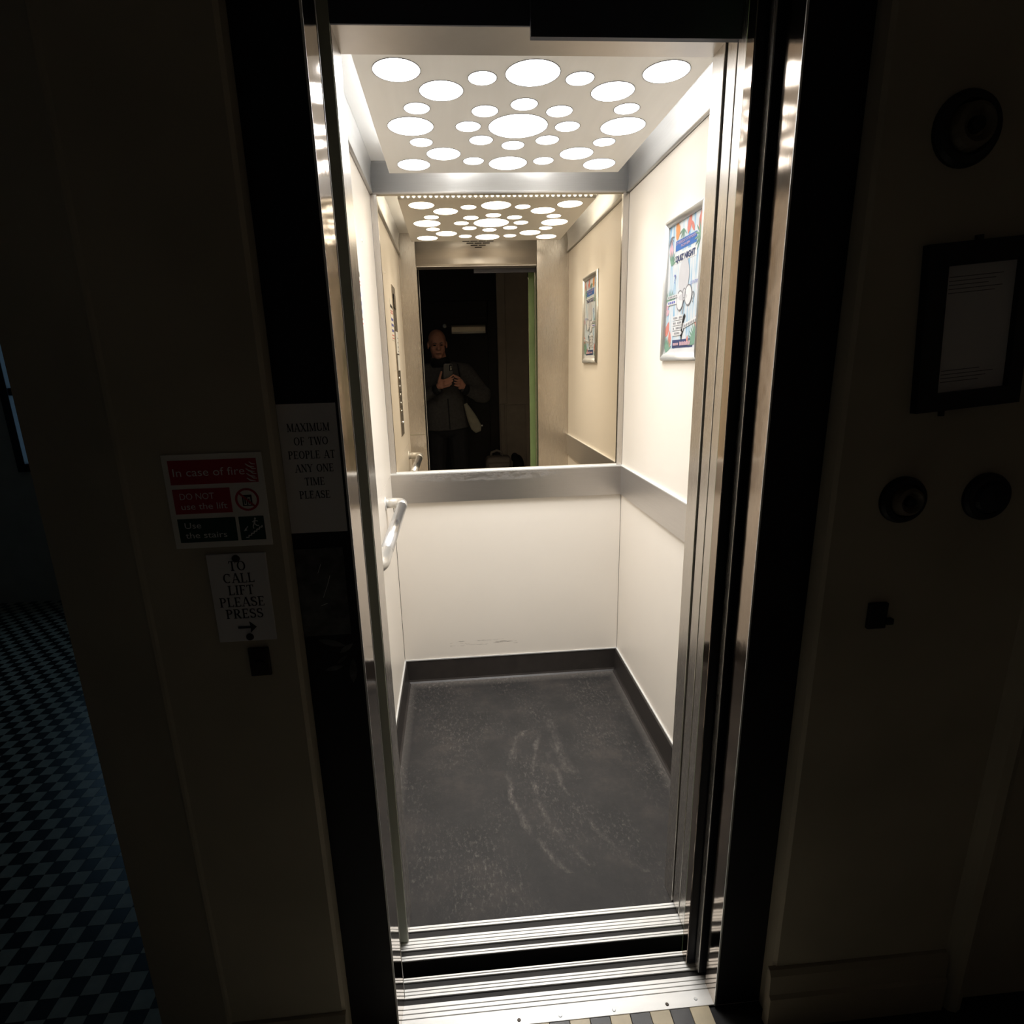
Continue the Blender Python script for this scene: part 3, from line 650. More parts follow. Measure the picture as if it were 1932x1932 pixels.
pr_('caption_strip', [[q(.60, .812), q(1.0, .770), q(1.0, .735), q(.60, .777)]], 'pwhite', 0.0024)
pr_('caption_marks', [[q(.63 + .05 * j, .803 - .005 * j), q(.66 + .05 * j, .800 - .005 * j), q(.66 + .05 * j, .783 - .005 * j), q(.63 + .05 * j, .786 - .005 * j)] for j in range(7)], 'greyp', 0.0027)
pr_('caption_strip', [qr(.04, .535, .38, .560)], 'pwhite', 0.0024); pr_('caption_marks', [qr(.06 + .05 * j, .541, .09 + .05 * j, .554) for j in range(6)], 'greyp', 0.0027)
pr_('caption_strip', [qr(.04, .575, .34, .610)], 'pwhite', 0.0024); pr_('caption_marks', [qr(.07 + .06 * j, .583, .11 + .06 * j, .601) for j in range(4)], 'bluep', 0.0027)
pr_('footer_marks', [qr(.29 + .035 * j, .917, .315 + .035 * j, .937) for j in range(5)], 'pink', 0.0026); pr_('footer_marks', [qr(.50 + .036 * j, .910 + .004 * (j % 2), .528 + .036 * j, .940) for j in range(9)], 'pink', 0.0026)
def qmark(s, t, h):
    x, y = q(s, t)
    return [stroke(x + h * .3 * math.cos(a), y + h * .3 * math.sin(a), x + h * .3 * math.cos(a - .5), y + h * .3 * math.sin(a - .5), h * .13) for a in [2.8 - .5 * k for k in range(8)]] + [stroke(x, y - h * .3, x, y - h * .55, h * .13), ell(x, y - h * .75, h * .1, h * .1, 8)]
pr_('question_mark', qmark(.25, .40, .022), 'bluep', 0.0026); pr_('question_mark', qmark(.83, .575, .026), 'greyp', 0.0026)

# ------------------------------------------------------------------ sills
def sill(name, loc, strips, dark, x0, x1, label):
    e = empty(name, loc); tag(e, label, 'threshold')
    y0 = min(min(s) for s in strips + dark); y1 = max(max(s) for s in strips + dark)
    adopt(e, box('tray', x0, x1, y0, y1, -0.045, -0.0045, 'groove'))
    for a, b_ in strips: adopt(e, box('rib', x0, x1, min(a, b_), max(a, b_), -0.0045, 0.0, 'sill', bev=0.0006, seg=1))
    return e
sill('car_sill', (0, -0.045, -0.045), [(-0.0005, -0.007), (-0.0085, -0.0145), (-0.0335, -0.040), (-0.0415, -0.049), (-0.0505, -0.058), (-0.0595, -0.064), (-0.078, -0.0835), (-0.085, -0.0905)],
     [(-0.0145, -0.0335), (-0.064, -0.078)], -0.56, 0.56, 'ribbed aluminium sill at the edge of the lift floor')
ls = sill('landing_sill', (0, -0.2, -0.045), [(-0.132, -0.1365), (-0.138, -0.1425), (-0.158, -0.164), (-0.1655, -0.172), (-0.1735, -0.1795), (-0.194, -0.203), (-0.2045, -0.213), (-0.2145, -0.2235), (-0.225, -0.2595)],
          [(-0.1425, -0.158), (-0.1795, -0.194)], -0.56, 0.56, 'ribbed aluminium landing sill with screws next to the striped tiles')
for xx in (-0.24, -0.14, -0.045, 0.08, 0.205, 0.275):
    adopt(ls, lathe('screw', [(0, 0.0012), (0.003, 0.0012), (0.0042, 0.0)], (xx, -0.249 if xx < .25 else -0.244, 0.0), (0, 0, 1), 'dark_metal' if xx in (-0.14, .205) else 'alu', None, 12))
bm = bmesh.new(); add_box(bm, -0.6, 0.9, -0.132, -0.0905, -0.6, -0.58); struct(link('floor_shaft', fin(bm, 'floor_shaft'), 'shaft'), 'black lift shaft below the gap between the two sills', 'shaft')
struct(boxes('wall_shaft', [(-0.60, 0.9, -0.0905, 0.0, -0.58, -0.046), (-0.60, 0.9, -0.26, -0.132, -0.58, -0.046)], 'shaft'), 'black shaft faces under the two sills', 'shaft')

# ------------------------------------------------------------------ doors (open, stacked at the right)
d2 = struct(empty('door_1', (0.31, -0.04, 0.004)), 'two telescopic steel car door panels slid open at the right', 'door')
p = box('door_panel', 0.3135, 0.80, -0.042, -0.004, 0.006, 2.3, 'steel_v', bev=0.0015); adopt(d2, p)
p = box('door_panel', 0.3125, 0.80, -0.082, -0.048, 0.006, 2.3, 'steel_v', bev=0.0015); adopt(d2, p)
d1 = struct(empty('door_2', (0.28, -0.16, 0.004)), 'two telescopic landing door panels with worn polished edges slid open', 'door')
p = box('door_panel', 0.2830, 0.78, -0.168, -0.141, 0.006, 2.3, 'polished', bev=0.0012)
g = box('rear_face', 0.2840, 0.78, -0.1405, -0.1392, 0.008, 2.3, 'green'); adopt(d1, p, g)
f_ = box('shaded_front_face', 0.2845, 0.78, -0.1695, -0.168, 0.008, 2.3, 'black_frame'); adopt(d1, f_)  # black sheet stands in for shade on the side facing the hall
p = box('door_panel', 0.3025, 0.78, -0.192, -0.173, 0.006, 2.3, 'steel_v', bev=0.0012); adopt(d1, p)
f_ = box('shaded_front_face', 0.304, 0.78, -0.1935, -0.192, 0.008, 2.3, 'black_frame'); adopt(d1, f_)  # same painted shade on the slow panel's hall side

# ------------------------------------------------------------------ landing door frame
fr = struct(empty('trim_6', (-0.05, -0.25, 0.0)), 'black painted steel frame round the lift doorway with polished inner jambs', 'door frame')
YL = -0.262; YW = -0.300
adopt(fr, box('jamb', -0.53, -0.4085, YL, -0.176, 0.0, 2.25, 'black_frame', bev=0.002))
adopt(fr, box('jamb', 0.3142, 0.44, YL, -0.209, 0.0, 2.25, 'black_frame', bev=0.002))
bm = bmesh.new()
vs = [bm.verts.new(v) for v in ((-0.4075, YL + 0.0015, 0.0), (-0.4035, -0.176, 0.0), (-0.4090, -0.176, 0.0), (-0.4090, YL + 0.0015, 0.0))]
vt = [bm.verts.new(v.co + Vector((0, 0, 2.12))) for v in vs]
bm.faces.new(vs); bm.faces.new(vt)
for i in range(4): bm.faces.new((vs[i], vs[(i + 1) % 4], vt[(i + 1) % 4], vt[i]))
adopt(fr, link('polished_jamb', fin(bm, 'polished_jamb'), 'polished'))
adopt(fr, box('polished_jamb', 0.3122, 0.3145, YL + 0.0015, -0.212, 0.0, 2.12, 'polished'))
adopt(fr, box('jamb_highlight', -0.4095, -0.4060, YL - 0.0008, YL + 0.0012, 0.0, 2.12, 'alu'), box('jamb_highlight', -0.4055, -0.4028, -0.1770, -0.1755, 0.0, 2.12, 'alu'), box('jamb_highlight', 0.3112, 0.3145, YL - 0.0008, YL + 0.0012, 0.0, 2.12, 'alu'))  # added pale strips imitate highlights along the jamb edges
adopt(fr, box('head', -0.53, 0.44, YL, -0.15, 2.12, 2.25, 'black_frame', bev=0.002))

# ------------------------------------------------------------------ landing walls
lw = struct(extrude_profile('wall_landing_left', [(-0.507, -0.20), (-0.507, YW + 0.006), (-0.513, YW), (-0.733, YW), (-0.738, YW - 0.0015), (-0.743, YW - 0.0015), (-0.748, YW + 0.001), (-0.908, YW + 0.052), (-0.915, YW + 0.062), (-0.915, 1.7), (-0.60, 1.7), (-0.60, -0.20)], 'z', 0.0, 2.75, 'plaster'),
            'dark cream plaster wall left of the lift carrying the signs', 'wall')
struct(extrude_profile('wall_landing_right', [(0.418, -0.20), (0.418, YW + 0.006), (0.424, YW), (0.815, YW), (0.82, YW - 0.004), (0.828, YW - 0.022), (0.842, YW - 0.028), (0.858, YW - 0.022), (0.866, YW - 0.004), (0.87, YW), (1.6, YW), (1.6, -0.10), (0.60, -0.10), (0.60, -0.20)], 'z', 0.0, 2.75, 'plaster'),
       'dark cream plaster wall right of the lift', 'wall')
struct(box('wall_landing_head', -0.507, 0.412, YW, -0.15, 2.25, 2.75, 'plaster'), 'dark plaster above the lift door frame', 'wall')
# stepped baseboards
brd = [(0.409, 0.0), (0.409, 0.15), (0.417, 0.155), (0.424, 0.155)]
struct(extrude_profile('baseboard_landing_right', [(YW + 0.002, 0.0), (YW - 0.020, 0.0), (YW - 0.020, 0.085), (YW - 0.014, 0.092), (YW - 0.012, 0.140), (YW - 0.006, 0.152), (YW + 0.002, 0.155)], 'x', 0.405, 0.815, 'plaster_d'),
       'stepped painted skirting on the right landing wall', 'baseboard')
struct(extrude_profile('baseboard_landing_left', [(YW + 0.002, 0.0), (YW - 0.020, 0.0), (YW - 0.020, 0.085), (YW - 0.014, 0.092), (YW - 0.012, 0.140), (YW - 0.006, 0.152), (YW + 0.002, 0.155)], 'x', -0.735, -0.505, 'plaster_d'),
       'stepped painted skirting on the left landing wall', 'baseboard')

# ------------------------------------------------------------------ signs on the left wall and frame
fs = empty('fire_sign', (-0.60, YW, 1.172)); tag(fs, 'square fire sign telling people not to use the lift', 'sign')
PF = Plane((-0.677, YW, 1.172), (1, 0, 0), (0, -1, 0)); SZ = 0.151
adopt(fs, box('plate', -0.677, -0.526, YW - 0.0025, YW, 1.172, 1.323, 'cardp', bev=0.0006))
def fz(polys, mat, name, d=0.0026): adopt(fs, flat(name, polys, PF, mat, None, d, 0.0003))
fz([rect(.009, .104, .142, .142)], 'signred', 'red_panel'); fz([rect(.009, .057, .096, .097)], 'signred', 'red_panel')
fz([rect(.009, .010, .098, .049)], 'signgreen', 'green_panel'); fz([rect(.103, .010, .142, .049)], 'signgreen', 'green_panel')
def ft(s, x, y, h, wd): adopt(fs, text('lettering', s, PF, x, y, h, 'white', None, 0.0031, 'LEFT', wd))
ft('In case of fire', .013, .117, .013, .108); ft('DO NOT', .018, .080, .0105, .052); ft('use the lift', .018, .064, .0105, .070)
ft('Use', .018, .033, .010, .025); ft('the stairs', .018, .017, .010, .064)
fl = []
for k in range(4):
    y0 = .1335 - k * .0075
    fl += [stroke(.125, y0, .130, y0 - .004, .0012, .0022), stroke(.130, y0 - .004, .138, y0 - .0055, .0022, .0010), stroke(.131, y0 + .003, .135, y0 - .0005, .001, .0018), stroke(.135, y0 - .0005, .1405, y0 - .001, .0018, .0008)]
fz(fl, 'white', 'flame_symbol', 0.0030)
fz(ring_polys(.1205, .0765, .0150, .0185), 'signred', 'prohibition_ring')
fz([rect(.113, .066, .128, .084)], 'ink', 'lift_symbol'); fz([rect(.1155, .068, .1195, .080), rect(.1215, .068, .1255, .080)], 'cardp', 'lift_symbol', 0.0030); fz([ell(.1175, .0768, .0014, .0014, 10), ell(.1235, .0768, .0014, .0014, 10), stroke(.1175, .0755, .1175, .0695, .0022), stroke(.1235, .0755, .1235, .0695, .0022)], 'ink', 'lift_symbol', 0.0034)
fz([stroke(.1085, .0885, .1325, .0645, .003)], 'signred', 'prohibition_bar', 0.0038)
st = []
for k in range(6): st += [stroke(.111 + .0045 * k, .0145 + .0032 * k, .1155 + .0045 * k, .0145 + .0032 * k, .0016), stroke(.1155 + .0045 * k, .0145 + .0032 * k, .1155 + .0045 * k, .0177 + .0032 * k, .0016)]
fz(st, 'white', 'stair_symbol', 0.0030)
fz([ell(.1285, .0450, .0016, .0018, 10), stroke(.1280, .0430, .1265, .0365, .0026), stroke(.1280, .0420, .1235, .0395, .0014), stroke(.1285, .0420, .1325, .0405, .0014), stroke(.1268, .037, .1300, .0335, .0016), stroke(.1300, .0335, .1335, .0335, .0014), stroke(.1262, .037, .1240, .0320, .0016), stroke(.1240, .032, .1250, .0285, .0014)], 'white', 'running_figure', 0.0030)
fz([[(.109, .025), (.112, .030), (.1145, .026)], stroke(.1115, .027, .116, .033, .0012)], 'white', 'arrow_symbol', 0.0030)

cs = empty('call_sign', (-0.587, YW, 1.005)); tag(cs, 'white card reading to call lift please press', 'sign')
PC = Plane((-0.634, YW, 1.005), (1, 0, 0), (0, -1, 0))
adopt(cs, box('card', -0.634, -0.540, YW - 0.003, YW, 1.005, 1.160, 'paper', bev=0.001))
for s_, y, h, x in (('TO', .126, .0165, .047), ('CALL', .105, .0165, .047), ('LIFT', .084, .0165, .048), ('PLEASE', .063, .0165, .047), ('PRESS', .042, .0165, .048)):
    adopt(cs, serif_text('lettering', s_, PC, x, y, h, 'ink', None, 0.0032, 0.98))
adopt(cs, flat('arrow', [rect(.034, .0235, .056, .0275), [(.053, .0150), (.064, .0255), (.053, .0360), (.0545, .0255)]], PC, 'ink', None, 0.0032))
for yy in (.1465, .0075): adopt(cs, lathe('stud', [(0, .004), (.005, .003), (.0065, 0)], PC.p(.0465 + (.004 if yy < .1 else 0), yy, 0.003), (0, -1, 0), 'dark_metal', None, 16))
cb = empty('call_button', (-0.573, YW, 0.94)); tag(cb, 'small dark brown call button plate under the call sign', 'call button')
adopt(cb, box('plate', -0.590, -0.556, YW - 0.006, YW, 0.940, 0.992, 'dark_metal', bev=0.0015), lathe('push_button', [(0, .004), (.008, .003), (.009, 0)], (-0.573, YW - 0.006, 0.962), (0, -1, 0), 'dark_metal', None, 18))
mx_ = empty('capacity_notice', (-0.462, YL, 1.178)); tag(mx_, 'white paper notice reading maximum of two people at any one time', 'notice')
PX = Plane((-0.5065, YL, 1.178), (1, 0, 0), (0, -1, 0))
adopt(mx_, box('paper', -0.5065, -0.4135, YL - 0.0012, YL, 1.178, 1.392, 'paper'))
for k, s_ in enumerate(('MAXIMUM', 'OF TWO', 'PEOPLE AT', 'ANY ONE', 'TIME', 'PLEASE')):
    adopt(mx_, serif_text('lettering', s_, PX, .047 + (0.0, .002, .001, .003, .001, -.001)[k], .170 - k * .0222, .0130, 'ink', None, 0.0014, 0.86, 0.05))
lpz = empty('landing_plate', (-0.467, YL, 0.988)); tag(lpz, 'dark scratched metal plate on the left door frame below the paper notice', 'plate')
adopt(lpz, box('plate', -0.506, -0.4245, YL - 0.002, YL, 0.988, 1.150, 'tape', bev=0.0006))
PZ = Plane((-0.5055, YL, 0.86), (1, 0, 0), (0, -1, 0))
adopt(lpz, flat('scratch', [stroke(.04, .20, .05, .225, .0006), stroke(.05, .225, .055, .24, .0008), stroke(.035, .245, .042, .262, .0006), stroke(.035, .185, .046, .189, .0008)], PZ, 'paper', None, 0.0021, 0.0001))
rp = flat('peeling_patch', [leafp(.045, .112, .05, .012, -.3), leafp(.07, .10, .03, .010, .6), leafp(.045, .062, .035, .010, .2), leafp(.078, .055, .05, .014, 1.5), leafp(.06, .078, .025, .006, .7)], PZ, 'tape', None, 0.0001, 0.0004)
tag(rp, 'scratched grey patches on the black door frame near waist height', 'scuff')

# ------------------------------------------------------------------ fittings on the right wall
pn = empty('framed_notice', (0.613, YW, 1.35)); tag(pn, 'dark framed notice hanging slightly askew on the right landing wall', 'picture frame')
PR = Plane((0.613, YW, 1.4815), (1, 0, 0), (0, -1, 0), math.radians(4.5))
W2, H2, BR = 0.0895, 0.129, 0.034
bmf = [rect(-W2, -H2, W2, -H2 + BR * .85), rect(-W2, H2 - BR, W2, H2), rect(-W2, -H2 + BR * .85, -W2 + BR, H2 - BR), rect(W2 - BR * .7, -H2 + BR * .85, W2, H2 - BR)]
for r in bmf: adopt(pn, flat('frame_rail', [r], PR, 'door_dark', None, 0.0, 0.014))
adopt(pn, flat('notice_sheet', [rect(-W2 + .02, -H2 + .02, W2 - .015, H2 - .02)], PR, 'paper', None, 0.002, 0.002))
for k in range(9):
    z_ = .078 - .006 * k if k < 5 else -.066 - .006 * (k - 5)
    adopt(pn, flat('printed_line', [rect(-.045, z_, .045 - (k % 3) * .012, z_ + .0012)], PR, 'greyp', None, 0.0042, 0.0002))
adopt(pn, flat('hook', [rect(-.006, H2, .004, H2 + .008)], PR, 'door_dark', None, 0.0, 0.006), flat('hook', [rect(-.04, -H2 - .010, -.033, -H2)], PR, 'door_dark', None, 0.0, 0.006))
def boss(name, x, z, r, cupped, label, cat):
    e = empty(name, (x, YW, z)); tag(e, label, cat)
    adopt(e, lathe('base_ring', [(0, 0.0), (r, 0.0), (r, 0.006), (r * .92, 0.012), (r * .72, 0.013), (r * .66, 0.008), (0, 0.008)], (x, YW, z), (0, -1, 0), 'door_dark', None, 36))
    if cupped:
        adopt(e, lathe('cup', [(r * .64, 0.008), (r * .58, 0.022), (r * .46, 0.026), (r * .30, 0.018), (0, 0.016)], (x, YW, z), (0, -1, 0), 'bronze', None, 30))
        adopt(e, lathe('core', [(0, 0.026), (r * .20, 0.025), (r * .24, 0.016)], (x, YW, z), (0, -1, 0), 'ink', None, 20))
    else:
        adopt(e, lathe('cap', [(r * .7, 0.010), (r * .6, 0.018), (0, 0.021)], (x, YW, z), (0, -1, 0), 'door_dark', None, 30))
    return e
boss('wall_boss', 0.5516, 1.762, 0.052, True, 'large dark round fitting high on the right landing wall', 'wall fitting')
boss('wall_boss', 0.5426, 1.198, 0.041, True, 'dark round fitting with a cupped centre below the framed notice', 'wall fitting')
boss('wall_boss', 0.6965, 1.197, 0.042, False, 'plain black round disc below the framed notice, farther from the lift', 'wall fitting')
kk = empty('wall_switch', (0.531, YW, 0.955)); tag(kk, 'small dark square switch low on the right landing wall', 'switch')
adopt(kk, box('plate', 0.510, 0.545, YW - 0.008, YW, 0.957, 1.007, 'door_dark', bev=0.0015), box('toggle', 0.541, 0.555, YW - 0.014, YW - 0.004, 0.966, 0.978, 'door_dark', bev=0.002))

# ------------------------------------------------------------------ landing floor and corridor tiles
TP = 0.0465; TX, TY = 0.2995, -0.0035
fl_ = struct(box('floor_landing', -4.2, 1.6, -2.75, -0.36, -0.02, -0.0005, 'checker'), 'chequered tile floor of the dark landing and corridor', 'floor')
box('floor_bed', -4.2, -0.90, -0.36, 2.6, -0.03, -0.006, 'grout', fl_)
box('floor_bed', -0.90, 1.6, -0.36, -0.2596, -0.03, -0.006, 'grout', fl_)
def proj(p):
    v = Vector(p) - CAM; z = v.dot(CF)
    if z <= 0.05: return None
    f = 1071.79; return (936.39 + f * v.dot(CR) / z, 969.13 - f * v.dot(CU) / z)
# border row right in front of the sill
bmt = bmesh.new(); add_box(bmt, -TP / 2 + .0005, TP / 2 - .0005, -0.047, 0.047, -0.006, 0.0)
bmesh.ops.bevel(bmt, geom=[e for e in bmt.edges if e.verts[0].co.z > -0.001 and e.verts[1].co.z > -0.001], offset=0.0008, segments=1, affect='EDGES')
me_c = fin(bmt, 'border_tile'); me_s = me_c.copy(); me_c.materials.append(MT['tile_c']); me_s.materials.append(MT['tile_s'])
for i in range(-17, 1):
    o = link('border_tile', me_c if i % 2 == 0 else me_s, None, fl_); o.location = (TX + (i - 0.5) * TP, -0.3075, 0)
# checker tiles seen past the left wall
bmt = bmesh.new(); add_box(bmt, -TP / 2 + .0005, TP / 2 - .0005, -TP / 2 + .0005, TP / 2 - .0005, -0.006, 0.0)
me_l = fin(bmt, 'floor_tile'); me_d = me_l.copy(); me_l.materials.append(MT['tile_l']); me_d.materials.append(MT['tile_d'])
cand = []; rest = []
for i in range(-92, -25):
    for j in range(-8, 56):
        cx, cy = TX + (i + .5) * TP, TY + (j + .5) * TP
        if cx > -0.915 + TP / 2: continue
        p = proj((cx, cy, 0)); vis = False; sz = 0
        if p and -30 < p[0] < 1960 and -30 < p[1] < 1960:
            # hidden by the wall corner when its bearing is to the right of that corner
            bx = CAM.x + (cx - CAM.x) / (cy - CAM.y) * (-0.245 - CAM.y)
            vis = bx < -0.90
            a = proj((cx - TP / 2, cy, 0)); b_ = proj((cx, cy + TP / 2, 0)); sz = abs(a[0] - p[0]) * abs(b_[1] - p[1])
        (cand if vis else rest).append((sz, i, j, cx, cy))
cand.sort(reverse=True)
for sz, i, j, cx, cy in cand[:300]:
    o = link('floor_tile', me_l if (i + j) % 2 == 0 else me_d, None, fl_); o.location = (cx, cy, 0)
for par, mt_, nm in ((0, 'tile_l', 'far_pale_tiles'), (1, 'tile_d', 'far_black_tiles')):
    bm = bmesh.new()
    for sz, i, j, cx, cy in cand[300:] + rest:
        if (i + j) % 2 == par:
            h = TP / 2 - .0005; vs = [bm.verts.new(v) for v in ((cx - h, cy - h, 0), (cx + h, cy - h, 0), (cx + h, cy + h, 0), (cx - h, cy + h, 0))]; bm.faces.new(vs)
    o = link(nm, fin(bm, nm), mt_, fl_); o['kind'] = 'stuff'

# ------------------------------------------------------------------ the dark hall behind and beside
struct(box('ceiling_hall', -4.3, 1.7, -2.75, 2.7, 2.75, 2.80, 'hallwall'), 'dark ceiling of the landing', 'ceiling')
struct(box('wall_hall_right', 1.6, 1.7, -2.75, -0.10, 0, 2.75, 'hallwall'), 'dark side wall of the landing on the right', 'wall')
struct(box('wall_corridor_left', -4.3, -4.2, -2.75, 2.7, 0, 2.75, 'hallwall'), 'dark far side wall of the corridor on the left', 'wall')
WX0, WX1, WZ0, WZ1 = -2.915, -2.10, 0.925, 2.25
struct(boxes('wall_corridor_end', [(-4.2, WX0 - .05, 2.55, 2.65, 0, 2.75), (WX1 + .05, -0.90, 2.55, 2.65, 0, 2.75), (WX0 - .05, WX1 + .05, 2.55, 2.65, 0, WZ0 - .05), (WX0 - .05, WX1 + .05, 2.55, 2.65, WZ1 + .05, 2.75)], 'hallwall'), 'dark end wall of the corridor around the window', 'wall')
wi = struct(empty('window_1', ((WX0 + WX1) / 2, 2.56, WZ0 - .05)), 'narrow dusk-blue window at the end of the corridor on the left', 'window')
for bz in ((WX0 - .05, WX0, 2.53, 2.62, WZ0 - .05, WZ1 + .05), (WX1, WX1 + .05, 2.53, 2.62, WZ0 - .05, WZ1 + .05), (WX0, WX1, 2.53, 2.62, WZ0 - .05, WZ0), (WX0, WX1, 2.53, 2.62, WZ1, WZ1 + .05), (WX0, WX1, 2.54, 2.60, 1.345, 1.390), (WX0, WX1, 2.54, 2.60, 1.80, 1.845)):
    adopt(wi, box('window_bar', *bz, 'door_dark', bev=0.003))
for z0, z1 in ((WZ0, 1.345), (1.39, 1.80), (1.845, WZ1)):
    adopt(wi, box('pane', WX0, WX1, 2.575, 2.58, z0, z1, glow('dusk_pane', (0.33, 0.60, 0.86), WINDOW)))
# wall and door behind the camera
bw = struct(box('wall_hall_back', 0.277, 1.6, -2.75, -2.62, 0, 2.75, 'hallwall'), 'pale wall behind the photographer with panelled trim', 'wall')
box('architrave', 0.277, 0.365, -2.62, -2.595, 1.03, 2.4, 'hallwall', bw, 0.006); box('architrave', 0.287, 0.335, -2.62, -2.595, 0, 1.03, 'hallwall', bw, 0.006)
box('dado_panel', 0.352, 0.56, -2.62, -2.605, 0.12, 1.02, 'hallwall', bw, 0.004); box('dado_panel', 0.57, 0.95, -2.62, -2.605, 0.12, 1.02, 'hallwall', bw, 0.004)
struct(box('wall_hall_rear', -4.2, -0.70, -2.75, -2.62, 0, 2.75, 'hallwall'), 'dark wall behind the photographer beyond the black door', 'wall')
dd = struct(empty('door_3', (-0.2, -2.64, 0)), 'black panelled door behind the photographer', 'door')
adopt(dd, box('leaf', -0.70, 0.277, -2.66, -2.62, 0, 2.75, 'door_dark'), box('door_stile', -0.60, -0.50, -2.62, -2.605, 0, 2.1, 'door_dark', bev=.003), box('door_rail', -0.50, 0.19, -2.62, -2.605, 1.93, 2.1, 'door_dark', bev=.003), box('door_stile', 0.17, 0.26, -2.62, -2.605, 0, 2.1, 'door_dark', bev=.003), box('door_rail', -0.50, 0.17, -2.62, -2.605, 0.85, 1.05, 'door_dark', bev=.003))
dc = empty('door_closer', (-0.03, -2.605, 1.77)); tag(dc, 'satin metal door closer on the black door behind the man', 'door closer')
adopt(dc, extrude_profile('housing', [(-2.605, 1.772), (-2.555, 1.772), (-2.545, 1.79), (-2.545, 1.838), (-2.552, 1.855), (-2.57, 1.862), (-2.605, 1.862)], 'x', -0.205, 0.150, 'closer'))
adopt(dc, lathe('pivot_knob', [(0, .03), (.018, .026), (.022, .0)], (-0.275, -2.605, 1.855), (0, 1, 0), 'alu', None, 18), box('arm', -0.275, -0.20, -2.592, -2.582, 1.848, 1.86, 'dark_metal'))

# ------------------------------------------------------------------ photographer
def hull(bm, pieces):
    """add the convex hull of two spheres for every piece (p0,r0,p1,r1)"""
    for p0, r0, p1, r1 in pieces:
        b2 = bmesh.new()
        for p, r in ((p0, r0), (p1, r1)): bmesh.ops.create_icosphere(b2, subdivisions=2, radius=r, matrix=Matrix.Translation(Vector(p)))
        res = bmesh.ops.convex_hull(b2, input=b2.verts)
        bmesh.ops.delete(b2, geom=list({g for g in res['geom_interior'] if isinstance(g, bmesh.types.BMVert)} | {g for g in res['geom_unused'] if isinstance(g, bmesh.types.BMVert)}), context='VERTS')
        me = bpy.data.meshes.new('tmp'); b2.to_mesh(me); b2.free(); bm.from_mesh(me); bpy.data.meshes.remove(me)
def ellipsoid(bm, c, r, rot=None):
    Mx = Matrix.Translation(Vector(c)) @ (rot or Matrix.Identity(4)) @ Matrix.Diagonal((*r, 1))
    bmesh.ops.create_icosphere(bm, subdivisions=3, radius=1.0, matrix=Mx)
def fused(name, bm, voxel, mat, smooth_it=4, parent=None):
    me = bpy.data.meshes.new(name); bm.to_mesh(me); bm.free()
    o = bpy.data.objects.new(name, me); COL.objects.link(o)
    r = o.modifiers.new('r', 'REMESH'); r.mode = 'VOXEL'; r.voxel_size = voxel
    s = o.modifiers.new('s', 'SMOOTH'); s.iterations = smooth_it; s.factor = 0.5
    bpy.context.view_layer.update()
    me2 = bpy.data.meshes.new_from_object(o.evaluated_get(bpy.context.evaluated_depsgraph_get()))
    bpy.data.objects.remove(o); bpy.data.meshes.remove(me)
    for p in me2.polygons: p.use_smooth = True
    me2.name = name; me2.materials.clear()
    return link(name, me2, mat, parent)
def L3(r, u, f): return CAM + CR * r + CU * u + CF * f
HEADC = Vector((-0.338, -1.49, 1.635))
HR = Matrix.Rotation(math.radians(-12), 4, 'X') @ Matrix.Rotation(math.radians(-6), 4, 'Z')
def hd(x, y, z): return HEADC + (HR @ Vector((x, y, z)))
bm = bmesh.new()
ellipsoid(bm, hd(0, -.012, .030), (.077, .098, .090), HR); ellipsoid(bm, hd(0, .022, -.040), (.064, .072, .078), HR)
ellipsoid(bm, hd(0, .045, -.092), (.040, .040, .030), HR); ellipsoid(bm, hd(0, .062, .028), (.055, .030, .026), HR)
for s_ in (-1, 1):
    ellipsoid(bm, hd(.036 * s_, .055, -.030), (.026, .030, .026), HR); ellipsoid(bm, hd(.080 * s_, -.012, -.012), (.010, .019, .032), HR)
    ellipsoid(bm, hd(.030 * s_, .080, .018), (.024, .012, .008), HR)
hull(bm, [(hd(0, .086, .012), .010, hd(0, .106, -.024), .015), (hd(-.012, .094, -.028), .010, hd(.012, .094, -.028), .010)])
ellipsoid(bm, hd(0, .083, -.060), (.026, .012, .0075), HR); ellipsoid(bm, hd(0, .080, -.071), (.022, .012, .007), HR)
NECK = Vector((-0.318, -1.535, 1.47))
hull(bm, [(hd(0, -.02, -.05), .060, NECK, .066), (NECK, .068, (-0.305, -1.55, 1.36), .085)])
# torso, pelvis, legs
SHL, SHR = Vector((-0.490, -1.545, 1.400)), Vector((-0.105, -1.545, 1.400))
ELL, ELR = Vector((-0.560, -1.42, 1.165)), Vector((0.045, -1.42, 1.185))
WRL, WRR = L3(-.118, -.205, -.030), L3(.118, -.205, -.030)
HIPL, HIPR = Vector((-0.385, -1.56, 0.90)), Vector((-0.195, -1.56, 0.90))
KNL, KNR = Vector((-0.395, -1.545, 0.49)), Vector((-0.185, -1.545, 0.49)); ANL, ANR = Vector((-0.40, -1.575, 0.09)), Vector((-0.18, -1.575, 0.09))
for c, r in (((-.297, -1.545, 1.30), (.165, .105, .14)), ((-.292, -1.535, 1.12), (.155, .115, .16)), ((-.29, -1.545, .95), (.155, .105, .11))): ellipsoid(bm, c, r)
hull(bm, [(SHL, .058, ELL, .042), (ELL, .042, WRL, .029), (SHR, .058, ELR, .042), (ELR, .042, WRR, .029), (HIPL, .085, KNL, .056), (KNL, .055, ANL, .040), (HIPR, .085, KNR, .056), (KNR, .055, ANR, .040),
          (ANL, .038, ANL + Vector((0, .13, -.05)), .034), (ANR, .038, ANR + Vector((0, .13, -.05)), .034)])
